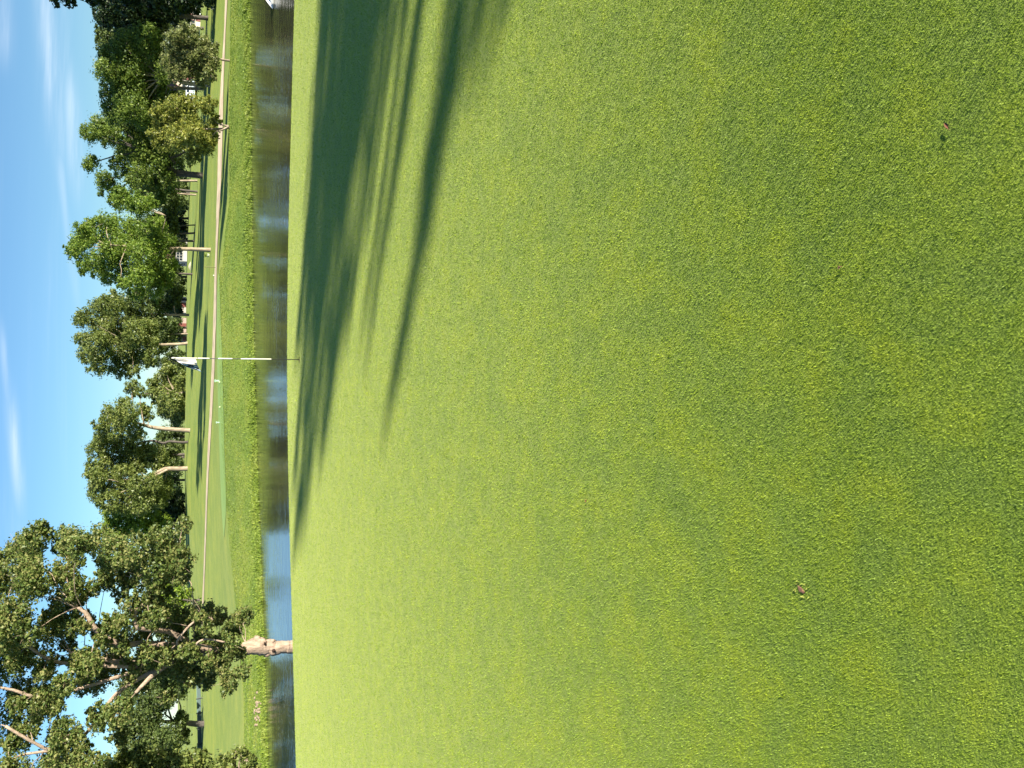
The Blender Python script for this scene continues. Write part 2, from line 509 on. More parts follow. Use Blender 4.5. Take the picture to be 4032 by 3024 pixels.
hgt = nmath(N, L, 'ADD', nmath(N, L, 'MULTIPLY', w1, 1.0), nmath(N, L, 'MULTIPLY', w3, 0.35))
hgt = nmath(N, L, 'MULTIPLY', hgt, nmath(N, L, 'MULTIPLY', wind.outputs[0], gust.outputs[0]))
b = N.new('ShaderNodeBump'); b.inputs['Strength'].default_value = 1.0; b.inputs['Distance'].default_value = 0.032
L.new(hgt, b.inputs['Height']); L.new(b.outputs[0], p.inputs['Normal']); L.new(p.outputs[0], o_.inputs[0])
wx = np.linspace(-90, 90, 61); wy = np.linspace(17, 60, 30)
GX, GY = np.meshgrid(wx, wy); ii = np.arange(GX.size).reshape(GX.shape)
wf = np.stack([ii[:-1, :-1], ii[:-1, 1:], ii[1:, 1:], ii[1:, :-1]], -1).reshape(-1, 4)
tag(obj('pond_water', mesh_np('pond_water', np.stack([GX.ravel(), GY.ravel(), np.full(GX.size, WATER_Z)], 1), wf), mw), kind='structure')


def drape(name, rows, mat, lift, sub_w=6):
    """rows: list of (near xy, far xy); a sheet that follows the ground"""
    vs = []
    for (a, b_) in rows:
        for k in range(sub_w + 1):
            q = np.array(a) + (np.array(b_) - np.array(a)) * k / sub_w
            vs.append((q[0], q[1]))
    vs = np.array(vs); z = ground_z(vs[:, 0], vs[:, 1]) + lift
    ii = np.arange(len(vs)).reshape(len(rows), sub_w + 1)
    fs = np.stack([ii[:-1, :-1], ii[:-1, 1:], ii[1:, 1:], ii[1:, :-1]], -1).reshape(-1, 4)
    return obj(name, mesh_np(name, np.column_stack([vs, z]), fs, True), mat)


def curve_rows(samples, n):
    """samples rows of numbers -> n rows, smooth (Catmull-Rom)"""
    s = np.array(samples, float); out = []
    for t in np.linspace(0, len(s) - 1.001, n):
        i = int(t); u = t - i
        p0, p1, p2, p3 = s[max(i - 1, 0)], s[i], s[min(i + 1, len(s) - 1)], s[min(i + 2, len(s) - 1)]
        out.append(0.5 * ((2 * p1) + (-p0 + p2) * u + (2 * p0 - 5 * p1 + 4 * p2 - p3) * u * u + (-p0 + 3 * p1 - 3 * p2 + p3) * u ** 3))
    return np.array(out)


rows = []
for (py, nr, fr_, d) in PATH_PX:
    a = at(nr, py, d - 1.5); b_ = at(fr_, py, d + 1.5); rows.append([a[0], a[1], b_[0], b_[1]])
rows = curve_rows(rows, 160)
wob = np.cumsum(rng.normal(0, 0.12, (160, 2)), 0); wob -= np.linspace(0, 1, 160)[:, None] * wob[-1]
tag(drape('cart_path', [((r[0], r[1] + w_[0] * 0.4), (r[2], r[3] + w_[1] * 0.4)) for r, w_ in zip(rows, wob)], M['path'], 0.03), kind='structure')
rows = []
for (py, nr, nd, fr_, fd) in [(1080, 866, 50, 858, 52.5), (1180, 868, 49, 856, 53), (1248, 870, 48.7, 856, 53), (1450, 877, 47.7, 859, 52), (1750, 884, 46.7, 867, 51.5), (2000, 891, 46.7, 876, 51.5), (2110, 890, 48.3, 886, 50)]:
    a = at(nr, py, nd); b_ = at(fr_, py, fd); rows.append([a[0], a[1], b_[0], b_[1]])
rows = curve_rows(rows, 60)
tag(drape('tee_box', [((r[0], r[1]), (r[2], r[3])) for r in rows], M['tee'], 0.02), kind='structure')


# ------------------------------------------------------------------ grass blades (uncountable)
def blades(name, xy, length, width, lean, mat, label, tint=None):
    n = len(xy); z = ground_z(xy[:, 0], xy[:, 1]) + 0.004
    az = rng.uniform(0, 2 * math.pi, n); fa = rng.uniform(0, 2 * math.pi, n)
    ln = length * rng.uniform(0.6, 1.3, n); wd = width * rng.uniform(0.7, 1.3, n)
    le = lean * rng.uniform(0.2, 1.0, n)
    base = np.column_stack([xy, z])
    side = np.column_stack([np.cos(fa), np.sin(fa), np.zeros(n)]) * wd[:, None] * 0.5
    tip = base + np.column_stack([np.cos(az) * ln * le, np.sin(az) * ln * le, ln * np.sqrt(np.maximum(1 - le ** 2, 0.02))])
    v = np.empty((n, 3, 3)); v[:, 0] = base - side; v[:, 1] = base + side; v[:, 2] = tip
    me = mesh_np(name, v.reshape(-1, 3), np.arange(3 * n).reshape(n, 3))
    a = me.attributes.new('tint', 'FLOAT', 'FACE'); a.data.foreach_set('value', (rng.random(n) if tint is None else tint).astype(np.float32))
    o = obj(name, me, mat); tag(o, label, 'grass', kind='stuff'); return o


def green_samples(n, y0, y1, margin):
    """positions thinning out smoothly with distance"""
    yy = np.linspace(y0, y1, 4000); pdf = (1.6 / np.maximum(yy, 1.6)) ** 2.0 * (0.52 * yy + margin)
    cdf = np.cumsum(pdf); cdf /= cdf[-1]
    y = np.interp(rng.random(n), cdf, yy)
    x = rng.uniform(-1, 1, n) * (0.52 * y + margin)
    q = np.column_stack([x, y]); return q[y < edge_y(x) + 0.5]


gq = green_samples(1000000, 0.75, 18.6, 0.4)
gm = np.maximum(gq[:, 1], 1.2) / 1.6
blades('green_grass', gq, 0.0080 * gm ** 0.22, 0.0028 * gm ** 0.62, 0.80, M['blade'], 'short mown grass blades covering the putting green')

# long grass along the far waterline, and rough grass up the bank behind it
n = 52000
x = rng.uniform(-30, 32, n); off = np.abs(rng.normal(0.1, 0.55, n)) - 0.1
patch = 0.55 + 0.45 * np.sin(x * 1.7 + 2 * np.sin(x * 0.6)) * np.sin(x * 0.45 + 1)
keep = rng.random(n) < np.clip(patch, 0.25, 1)
x, off = x[keep], off[keep]
blades('shoreline_grass', np.column_stack([x, shore_y(x) + off]), 0.07 + 0.09 * np.clip(np.sin(x * 2.3 + 3 * np.sin(x * 0.8)) * np.sin(x * 5.1 + off * 3), 0, 1), 0.07, 0.92, M['shoreblade'], 'tall pale green grass fringe along the far waterline of the pond')
n = 90000
x = rng.uniform(-32, 32, n); t_ = rng.random(n) ** 1.2
y = shore_y(x) + 0.5 + t_ * np.where(x < 7, 7.0, 5.0)
blades('bank_grass', np.column_stack([x, y]), 0.035, 0.06, 0.9, M['bankblade'], 'shaggy rough grass on the bank between pond and tee')


# ------------------------------------------------------------------ trees
def leaves(centres, radii, counts, size, flat=0.8, per=26, clump=0.30, tri=False):
    """leaf quads in clumps spread through each lobe"""
    P_, Nn = [], []
    for c, r, k in zip(centres, radii, counts):
        nc = max(3, int(k / per))
        d = rng.normal(size=(nc, 3)); d /= np.linalg.norm(d, axis=1)[:, None]
        rad = r * rng.uniform(0.25, 1.0, nc) ** 0.5
        cc = c + d * rad[:, None] * np.array([1, 1, flat])
        sz = r * clump * rng.uniform(0.6, 1.4, nc)
        kk = rng.poisson(per, nc) + 3
        idx = np.repeat(np.arange(nc), kk)
        dd = rng.normal(size=(len(idx), 3)) * 0.55
        P_.append(cc[idx] + dd * sz[idx][:, None] * np.array([1.15, 1.15, 0.75]))
        Nn.append(dd * 0.6 + d[idx] * 0.5 + rng.normal(size=(len(idx), 3)) * 0.75 + np.array([0, 0, 0.35]))
    P_ = np.vstack(P_); Nn = np.vstack(Nn); Nn /= np.linalg.norm(Nn, axis=1)[:, None]
    n = len(P_)
    t = np.cross(Nn, rng.normal(size=(n, 3))); t /= (np.linalg.norm(t, axis=1)[:, None] + 1e-9)
    s = np.cross(Nn, t)
    sz = size * rng.uniform(0.6, 1.35, n)
    if tri:
        v = np.empty((n, 3, 3)); k = sz[:, None]
        v[:, 0] = P_ - t * k * 0.64; v[:, 1] = P_ + s * k * 0.62 - t * k * 0.08; v[:, 2] = P_ + t * k * 0.64 - s * k * 0.12
        return v
    v = np.empty((n, 4, 3))
    v[:, 0] = P_ - t * sz[:, None] * 0.62
    v[:, 1] = P_ + s * sz[:, None] * 0.36 + Nn * sz[:, None] * 0.10
    v[:, 2] = P_ + t * sz[:, None] * 0.62
    v[:, 3] = P_ - s * sz[:, None] * 0.36 + Nn * sz[:, None] * 0.10
    return v


def crown_mesh(v):
    n = len(v)
    me = mesh_np('crown', v.reshape(-1, 3), np.arange(v.shape[1] * n).reshape(n, v.shape[1]))
    a = me.attributes.new('tint', 'FLOAT', 'FACE'); a.data.foreach_set('value', rng.random(n).astype(np.float32))
    return me


def bend(p0, p1, sag, n=6, jit=0.06):
    p0 = np.array(p0, float); p1 = np.array(p1, float); L_ = np.linalg.norm(p1 - p0)
    out = []
    for k in range(n + 1):
        t = k / n; q = p0 + (p1 - p0) * t + np.array([0, 0, 1]) * sag * L_ * math.sin(math.pi * t)
        if 0 < k < n: q = q + rng.normal(0, jit, 3) * L_ * 0.5
        out.append(q)
    return out


def tree(name, label, base, trunk, lobes, leaf, bark, depth, dens=1.0, size=0.17, group=None, spread=0.85, limbs=(), flat=0.9, world_lobes=None, per=26, clump=0.34, min_r=0.018, fat=1.0, sats=3):
    """base (px, py), trunk [(px, py, radius px)], lobes [(px, py, radius px[, depth offset m])]: measured on the photograph, set at the tree's own distance"""
    sc = depth / 3240.0
    b = at(base[0], base[1], depth); b[2] = gz(b[0], b[1])
    root = empty(name, b); tag(root, label, 'tree', group)
    T = [at(q[0], q[1], depth) - b for q in trunk]; R = [q[2] * sc for q in trunk]
    T = [np.array([T[0][0], T[0][1], -0.25])] + T; R = [R[0] * 1.45] + R
    if T[1][2] < -0.1: T[1][2] = -0.05
    pys = [q[1] for q in lobes]; half = 0.5 * (max(pys) - min(pys)) * sc
    C, RR = [], []
    for q in lobes:
        dy = q[3] if len(q) > 3 else rng.uniform(-spread, spread) * half
        C.append(at(q[0], q[1], depth) * 1.0 + np.array([0, dy, 0]) - b); RR.append(q[2] * sc * fat)
    for c, r in list(zip(C, RR)):
        for _ in range(sats):
            d_ = rng.normal(size=3); d_ /= np.linalg.norm(d_)
            C.append(c + d_ * r * rng.uniform(0.85, 1.25) * np.array([1, 1, 0.9])); RR.append(r * rng.uniform(0.28, 0.5))
    mb = MB()
    # refine trunk with a flare at the foot
    Tr = curve_rows([list(p_) + [r] for p_, r in zip(T, R)], max(10, 4 * len(T)))
    mb.tube([q[:3] for q in Tr], [max(q[3], 0.02) for q in Tr], 12, bump=0.06)
    top = T[-1]; rt = R[-1]
    joints = [np.array(q[:3]) for q in Tr[len(Tr) // 2:]]
    for lb in limbs:
        for q in lb[1:]: joints.append(at(q[0], q[1], depth) + np.array([0, q[3] if len(q) > 3 else -0.3, 0]) - b)
    for c, r in list(zip(C, RR))[:len(lobes)]:
        j = min(joints, key=lambda q: np.linalg.norm(q - c) + 1.2 * max(0, q[2] - c[2] + 0.3 * r))
        d = np.linalg.norm(c - j)
        r0 = min(rt * 0.62, 0.02 + 0.016 * d + 0.025 * r)
        if limbs and depth < 30: r0 = min(r0, 0.013)
        path_ = bend(j, c, 0.06, jit=0.035)
        mb.tube(path_, list(np.linspace(max(r0, min_r), max(r0 * 0.4, min_r * 0.7), len(path_))), 6)
        for _ in range(4):
            e = c + rng.normal(size=3) * r * 0.55
            pp = bend(c, e, 0.05, 3); mb.tube(pp, list(np.linspace(max(r0 * 0.4, min_r * 0.7), min_r * 0.4, len(pp))), 4)
    for lb in limbs:
        pts = [at(q[0], q[1], depth) + np.array([0, q[3] if len(q) > 3 else -0.3, 0]) - b for q in lb]
        rr = [q[2] * sc for q in lb]
        q_ = curve_rows([list(a) + [r] for a, r in zip(pts, rr)], 4 * len(lb))
        mb.tube([w_[:3] for w_ in q_], [max(w_[3], 0.012) for w_ in q_], 8, bump=0.05)
    mb.build('trunk', M[bark], root, True)
    counts = [dens * 42.0 * (r / size) ** 2 for r in RR]
    obj('crown', crown_mesh(leaves(C, RR, counts, size, flat, per, clump, depth > 40)), M[leaf], root)
    return root


GR = 'trees lining the far side of the pond'
tree('maple_tree', 'very dark dense tree with a dark trunk in front of the cream house', (820, 72), [(820, 72, 9), (770, 68, 8), (720, 64, 8), (640, 60, 6)],
     [(430, 40, 55), (420, 95, 42), (490, 60, 65), (480, 115, 40), (560, 30, 75), (570, 90, 55), (640, 50, 60), (650, 0, 70), (700, 20, 50), (550, -40, 90), (680, -60, 90), (760, 0, 40)], 'leaf_dark', 'bark_dark', 78, 1.1, 0.2, GR)
tree('shade_tree', 'dark green tree with a thin dark trunk right of the small pale tree', (805, 112), [(805, 112, 6), (760, 110, 5), (700, 118, 5), (620, 130, 4)],
     [(430, 140, 42), (420, 185, 38), (470, 170, 45), (530, 130, 50), (540, 180, 50), (600, 120, 45), (610, 160, 40), (650, 120, 35)], 'leaf_shade', 'bark_dark', 86, 1.0, 0.2, GR)
tree('maple_tree', 'broad sunlit green tree on a thick leaning pale trunk behind the small trees', (827, 336), [(827, 336, 9), (790, 333, 8), (725, 326, 8), (690, 308, 6), (640, 303, 5)],
     [(440, 245, 55), (420, 310, 42), (430, 370, 45), (440, 430, 40), (500, 200, 60), (510, 280, 65), (510, 360, 65), (520, 440, 55), (580, 190, 55), (590, 270, 65), (590, 350, 65), (600, 430, 55), (650, 240, 45), (655, 310, 45), (650, 390, 45), (560, 470, 35), (690, 370, 28)],
     'leaf_green', 'bark_lit', 74, 0.95, 0.155, GR)
tree('slender_tree', 'straight pale trunk with a dark high crown beside the leaning pale trunk', (811, 350), [(811, 350, 6), (760, 349, 6), (700, 345, 5.5), (640, 345, 5)],
     [(500, 340, 45), (560, 330, 50), (600, 380, 45), (560, 400, 45), (620, 330, 35), (520, 470, 40)], 'leaf_shade', 'bark_lit', 84, 1.0, 0.19, GR)
tree('small_tree', 'small round grey-green tree with a short pale trunk beside the path', (905, 239), [(905, 239, 4.6), (880, 236, 4.2), (858, 232, 3.8), (810, 232, 3)],
     [(685, 180, 36), (672, 235, 40), (700, 285, 34), (740, 155, 40), (735, 215, 48), (740, 275, 45), (790, 165, 38), (790, 225, 45), (790, 290, 40), (830, 195, 30), (832, 255, 34), (825, 310, 28)],
     'leaf_sage', 'bark_lit', 50, 0.9, 0.115, 'small trees beside the cart path')
tree('small_tree', 'small yellowish round tree with a forked trunk beside the path', (903, 502), [(903, 502, 5), (885, 506, 5), (868, 508, 4.5), (800, 508, 3)],
     [(632, 450, 38), (620, 510, 36), (650, 560, 36), (690, 420, 40), (690, 490, 50), (700, 560, 46), (750, 410, 40), (750, 475, 48), (755, 545, 48), (760, 600, 36), (815, 430, 36), (815, 500, 40), (815, 570, 40), (845, 470, 24), (840, 540, 26)],
     'leaf_yellow', 'bark_lit', 49, 0.85, 0.115, 'small trees beside the cart path',
     limbs=[[(900, 503, 4), (880, 515, 3.5), (850, 525, 3)], [(898, 502, 3.5), (875, 498, 3), (850, 488, 2.5)]])
tree('old_tree', 'old tree with a massive dark trunk and an open sparse crown', (799, 692), [(799, 692, 13), (770, 689, 12), (720, 684, 12), (690, 680, 12), (650, 672, 8), (590, 660, 6)],
     [(395, 500, 42), (365, 560, 34), (430, 545, 45), (365, 660, 30), (400, 700, 38), (450, 735, 40), (470, 480, 45), (500, 560, 48), (470, 660, 38), (540, 510, 48), (560, 600, 52), (540, 700, 48), (620, 560, 40), (620, 650, 48), (610, 740, 45), (660, 720, 35), (670, 620, 30)],
     'leaf_green', 'bark_dark', 85, 0.85, 0.175, GR,
     limbs=[[(690, 678, 8), (640, 650, 6.5), (595, 615, 5.5), (565, 592, 4)], [(690, 650, 6, -0.6), (675, 632, 5, -0.8), (700, 622, 4, -0.8), (735, 605, 3, -0.8), (770, 600, 2, -0.8)]])
tree('maple_tree', 'tallest bright green tree with a straight pale trunk, right of the flag', (829, 985), [(829, 985, 9.5), (815, 984, 8.2), (770, 982, 7.5), (710, 980, 7), (640, 978, 6), (540, 970, 4.5), (420, 965, 3)],
     [(282, 985, 30), (300, 940, 32), (315, 1015, 32), (345, 890, 36), (350, 960, 45), (370, 1030, 42), (410, 850, 42), (425, 930, 52), (430, 1010, 50), (410, 1080, 30), (480, 810, 42), (490, 890, 55), (500, 980, 58), (490, 1065, 45), (555, 840, 46), (565, 930, 56), (575, 1020, 56), (560, 1110, 44), (610, 880, 42), (620, 970, 46), (625, 1060, 48), (610, 1140, 38), (665, 960, 28), (670, 1020, 28), (590, 815, 30), (650, 1110, 28), (540, 1165, 28), (490, 1130, 26)],
     'leaf_bright', 'bark_lit', 70, 0.9, 0.145, GR, limbs=[[(640, 930, 1.2, -2), (650, 900, 1, -2.4), (655, 875, 0.8, -2.6)]])
tree('far_tree', 'thin pale trunk between the tallest tree and the round-crowned tree', (745, 1240), [(745, 1240, 5), (700, 1240, 4.6), (640, 1240, 4.2), (560, 1238, 3)],
     [(470, 1190, 36), (530, 1200, 40), (580, 1180, 38), (600, 1235, 38), (640, 1200, 32), (630, 1270, 30), (680, 1190, 32), (690, 1150, 32)], 'leaf_shade', 'bark_lit', 115, 1.0, 0.24, GR)
tree('round_tree', 'round-crowned olive tree on a bare pale trunk just right of the flag', (738, 1352), [(738, 1352, 7), (720, 1354, 5.8), (680, 1356, 5.6), (620, 1357, 5), (520, 1350, 4)],
     [(325, 1335, 32), (335, 1260, 34), (345, 1400, 34), (380, 1210, 38), (395, 1290, 50), (400, 1370, 50), (395, 1440, 36), (455, 1210, 42), (465, 1290, 54), (470, 1370, 54), (465, 1445, 38), (530, 1240, 42), (535, 1320, 48), (540, 1400, 46), (525, 1462, 26), (590, 1290, 36), (595, 1360, 36), (590, 1410, 30), (625, 1375, 20)],
     'leaf_olive', 'bark_lit', 112, 0.95, 0.22, GR)
tree('far_tree', 'low spreading olive tree directly behind the flag', (746, 1545), [(746, 1545, 4), (720, 1546, 4), (690, 1548, 3)],
     [(600, 1545, 24), (625, 1500, 32), (635, 1560, 38), (670, 1470, 34), (680, 1530, 40), (690, 1590, 42), (650, 1610, 36), (690, 1640, 36), (715, 1490, 28), (720, 1550, 26), (715, 1620, 28), (655, 1450, 24)], 'leaf_olive', 'bark_lit', 135, 1.5, 0.28, GR)
tree('leaning_tree', 'tall tree with a curved pale trunk, rightmost of the cluster left of the flag', (748, 1695), [(748, 1695, 9), (725, 1694, 8.5), (670, 1690, 8), (610, 1684, 7), (575, 1676, 6), (520, 1660, 4)],
     [(520, 1528, 30), (555, 1550, 22), (485, 1590, 32), (430, 1630, 36), (400, 1670, 28), (450, 1690, 38), (510, 1625, 38), (530, 1690, 38), (560, 1610, 26), (480, 1650, 36), (580, 1640, 22), (395, 1720, 26)], 'leaf_olive', 'bark_lit', 100, 0.9, 0.20, GR)
tree('twisted_tree', 'tree with a thin crooked trunk, middle of the cluster left of the flag', (746, 1740), [(746, 1740, 6), (715, 1742, 5), (670, 1738, 4.5), (640, 1745, 5), (600, 1735, 4), (540, 1745, 3)],
     [(375, 1770, 34), (420, 1760, 40), (415, 1830, 42), (480, 1760, 42), (475, 1830, 42), (535, 1760, 40), (540, 1820, 38), (590, 1780, 34), (365, 1840, 28), (625, 1790, 32), (640, 1830, 34)], 'leaf_olive', 'bark_dark', 102, 0.9, 0.20, GR)
tree('leaning_tree', 'tree with a thick pale trunk, leftmost of the cluster left of the flag', (738, 1845), [(738, 1845, 9), (715, 1846, 9), (665, 1846, 8.5), (640, 1850, 7), (580, 1880, 4)],
     [(385, 1880, 38), (375, 1940, 34), (430, 1900, 44), (435, 1970, 42), (490, 1870, 40), (500, 1940, 44), (490, 1995, 32), (550, 1910, 42), (560, 1980, 40), (605, 1890, 34), (610, 1960, 42), (650, 1930, 38), (540, 1850, 30)], 'leaf_olive', 'bark_lit', 100, 0.95, 0.20, GR,
     limbs=[[(660, 1848, 5), (620, 1868, 4), (570, 1890, 3)]])
tree('dark_conifer', 'dark evergreen mass at the left end of the cluster by the oak', (732, 1975), [(732, 1975, 5), (690, 1975, 4), (600, 1975, 3)],
     [(560, 1975, 40), (610, 1950, 40), (620, 2010, 42), (660, 1940, 40), (670, 1990, 44), (700, 2030, 36), (700, 1960, 32), (520, 2000, 32), (680, 2060, 34)], 'leaf_dark', 'bark_dark', 112, 1.2, 0.26, GR)
tree('lime_tree', 'lime-green tree showing behind the right edge of the oak crown', (736, 2060), [(736, 2060, 6), (690, 2058, 5), (600, 2050, 4)],
     [(440, 2025, 34), (430, 2075, 32), (485, 2015, 34), (490, 2070, 42), (540, 2030, 38), (550, 2085, 40), (600, 2050, 38), (610, 2100, 36), (650, 2060, 30), (470, 2110, 34)], 'leaf_lime', 'bark_dark', 105, 1.0, 0.23, GR)
tree('lime_shrub', 'bright lime-green bush behind the middle of the oak', (758, 2365), [(758, 2365, 4), (730, 2362, 3), (690, 2360, 2)],
     [(605, 2350, 26), (640, 2340, 32), (650, 2385, 32), (690, 2335, 32), (700, 2380, 34), (735, 2350, 28), (730, 2400, 26)], 'leaf_lime', 'bark_dark', 92, 1.0, 0.2)
tree('shade_tree', 'big dark low-branched tree behind the left side of the oak', (800, 2850), [(800, 2850, 12), (770, 2850, 11), (720, 2845, 9), (620, 2840, 6)],
     [(505, 2740, 50), (510, 2830, 55), (520, 2930, 55), (580, 2700, 52), (590, 2790, 62), (600, 2880, 62), (590, 2970, 55), (655, 2690, 44), (655, 2770, 50), (660, 2860, 52), (660, 2950, 50), (710, 2730, 30), (712, 2810, 30), (712, 2900, 30), (560, 3050, 70), (680, 3050, 70)], 'leaf_shade', 'bark_dark', 78, 1.35, 0.18)

# trees and bushes standing as the dark backdrop beyond the fairway
BACK = [(742, 590, 150, 42), (742, 680, 165, 40), (742, 760, 150, 48), (740, 860, 160, 50), (738, 1090, 165, 46), (738, 1180, 170, 44), (738, 1290, 180, 34), (738, 1420, 175, 32), (734, 1720, 165, 40), (730, 1800, 160, 46), (728, 1890, 165, 44),
        (735, 2160, 150, 46), (738, 2260, 150, 46), (742, 2450, 140, 50), (745, 2560, 140, 50), (748, 2670, 140, 48), (775, 430, 150, 46), (775, 520, 150, 50), (780, 240, 165, 55), (782, 20, 160, 70), (740, 940, 175, 38)]
BLAB = ['dark background tree just left of the yellowish small tree', 'dark background tree straight behind the massive dark trunk', 'dark background tree between the massive trunk and the tallest tree', 'dark background tree behind the right side of the tallest tree', 'dark background tree behind the left side of the tallest tree',
        'dark background tree right of the thin pale trunk', 'dark background bush right of the round-crowned tree', 'dark background bush just right of the flag top', 'dark background tree behind the curved pale trunk', 'dark background tree behind the crooked trunk', 'dark background tree behind the thick pale trunk of the cluster',
        'dark background tree behind the right edge of the oak crown', 'dark background tree right of the lime-green bush', 'dark background tree left of the lime-green bush', 'dark background tree behind the oak trunk', 'dark background tree behind the oak, next to the low barrier', 'dark background tree behind the yellowish small tree, right side',
        'dark background tree behind the yellowish small tree, left side', 'dark background tree behind the small grey-green tree', 'dark background tree at the right picture edge beyond the house', 'dark background tree right behind the tallest tree trunk']
for (px, py, d, r), lab in zip(BACK, BLAB):
    lb = [(px - 45 + random.uniform(-10, 10), py - r * 0.7, r * 0.75), (px - 40 + random.uniform(-10, 10), py + r * 0.7, r * 0.75), (px - 75 + random.uniform(-14, 10), py - r * 0.2, r * 0.8), (px - 80 + random.uniform(-14, 10), py + r * 0.5, r * 0.7), (px - 110 + random.uniform(-15, 15), py + r * 0.1, r * 0.55)]
    if py < 600: lb += [(px - 150, py, r * 0.8), (px - 200, py + 20, r * 0.8), (px - 250, py - 10, r * 0.8)]
    tree('background_tree', lab, (px, py), [(px, py, 5), (px - 35, py, 4), (px - 70, py, 3)], lb, random.choice(['leaf_dark', 'leaf_shade', 'leaf_shade']), 'bark_dark', d, 0.95, 0.32, 'dark trees beyond the fairway', per=20)

# bare trunks of far trees under the crowns
for (px, py, d, top, lean, r, bark, lab) in [
        (777, 712, 108, 690, 0, 4.5, 'bark_lit', 'short pale trunk right beside the massive dark trunk'),
        (777, 755, 108, 670, -14, 4.5, 'bark_dark', 'dark forked trunk left of the massive dark trunk'),
        (777, 768, 112, 700, -6, 3.5, 'bark_lit', 'slim pale trunk beside the dark forked trunk'),
        (774, 886, 112, 690, 4, 2.6, 'bark_dark', 'thin dark bent trunk in the far shade'),
        (774, 918, 112, 690, 3, 4.0, 'bark_dark', 'thin dark trunk in the far shade'),
        (770, 949, 112, 690, 0, 4.5, 'bark_dark', 'dark upright trunk just right of the tallest tree trunk'),
        (766, 1080, 112, 690, -4, 4.5, 'bark_dark', 'dark trunk between the tallest tree and the thin pale trunk'),
        (741, 1315, 140, 690, 0, 3.0, 'bark_lit', 'slender pale trunk beside the round-crowned tree'),
        (738, 1790, 115, 690, 0, 6.0, 'bark_dark', 'grey shaded trunk between the crooked and the thick pale trunks')]:
    tree('far_tree', lab, (px, py), [(px, py, r), (0.5 * (px + top), py + lean * 0.4, r * 0.9), (top, py + lean, r * 0.75), (top - 40, py + lean * 1.6, r * 0.5)],
         [(top - 20, py - 28, 30), (top - 25, py + 28, 32), (top - 65, py - 10, 40), (top - 100, py + 16, 36), (top - 130, py - 8, 28)], 'leaf_shade', bark, d, 0.9, 0.26, GR)

# the big oak on the near bank
OAK = [(123, 2142, 50), (333, 2093, 44), (259, 2142, 46), (62, 2216, 50), (154, 2237, 56), (259, 2250, 46), (370, 2180, 52), (463, 2154, 54), (555, 2123, 50), (648, 2111, 44), (710, 2160, 44), (720, 2110, 32), (617, 2196, 50), (500, 2235, 44), (697, 2205, 36), (560, 2270, 34), (430, 2240, 36),
       (833, 2405, 36), (870, 2440, 26), (957, 2484, 38), (990, 2470, 26), (900, 2500, 38), (772, 2474, 44), (679, 2450, 44), (790, 2400, 28), (555, 2430, 44), (432, 2514, 50), (247, 2401, 54), (93, 2370, 54), (60, 2463, 50), (185, 2494, 50), (120, 2300, 44), (300, 2340, 44),
       (340, 2596, 48), (525, 2555, 52), (679, 2637, 50), (802, 2600, 50), (864, 2657, 38), (914, 2555, 40), (895, 2628, 34), (945, 2600, 26), (586, 2679, 52), (432, 2648, 46), (370, 2710, 48), (154, 2648, 44), (62, 2600, 40), (185, 2740, 48), (62, 2770, 46), (278, 2833, 48), (401, 2771, 40), (93, 2895, 48), (216, 2957, 44), (340, 2926, 40), (772, 2721, 40), (700, 2560, 42), (730, 2680, 40), (620, 2500, 44), (600, 2590, 44), (480, 2730, 40), (820, 2680, 36), (840, 2540, 38),
       (300, 2300, 28), (400, 2330, 30), (470, 2330, 26), (520, 2310, 26), (600, 2390, 30), (640, 2300, 30), (450, 2400, 28), (330, 2480, 30), (250, 2560, 32), (120, 2560, 28), (190, 2610, 30), (100, 2700, 28), (260, 2680, 34), (300, 2760, 30), (200, 2830, 30), (150, 2800, 28), (420, 2860, 28), (480, 2820, 30), (390, 2530, 30), (250, 2900, 28), (140, 2960, 28), (40, 2930, 30), (540, 2760, 28), (660, 2740, 30), (900, 2530, 30, -0.7), (940, 2545, 24, -0.6), (860, 2592, 34, -0.6), (820, 2560, 32, -0.8), (760, 2540, 32, -0.8), (720, 2518, 30, -0.9), (650, 2540, 32, -0.9), (580, 2530, 32, -0.9), (420, 2480, 26, -1.1), (500, 2500, 28, -1.0), (350, 2415, 22, -1.1),
       (420, 2290, 34), (520, 2350, 34), (360, 2320, 30), (480, 2400, 32), (600, 2330, 34), (640, 2380, 34), (200, 2330, 34), (300, 2440, 34), (150, 2430, 34), (280, 2620, 34), (450, 2580, 34), (330, 2660, 30), (230, 2760, 34), (120, 2850, 34), (330, 2860, 34), (400, 2900, 34), (520, 2640, 34), (-60, 2330, 70), (-80, 2500, 80), (-70, 2680, 80), (-60, 2880, 70), (-150, 2560, 90), (60, 3010, 60), (200, 3050, 60), (340, 3040, 50), (460, 2960, 34), (-20, 2240, 40)]
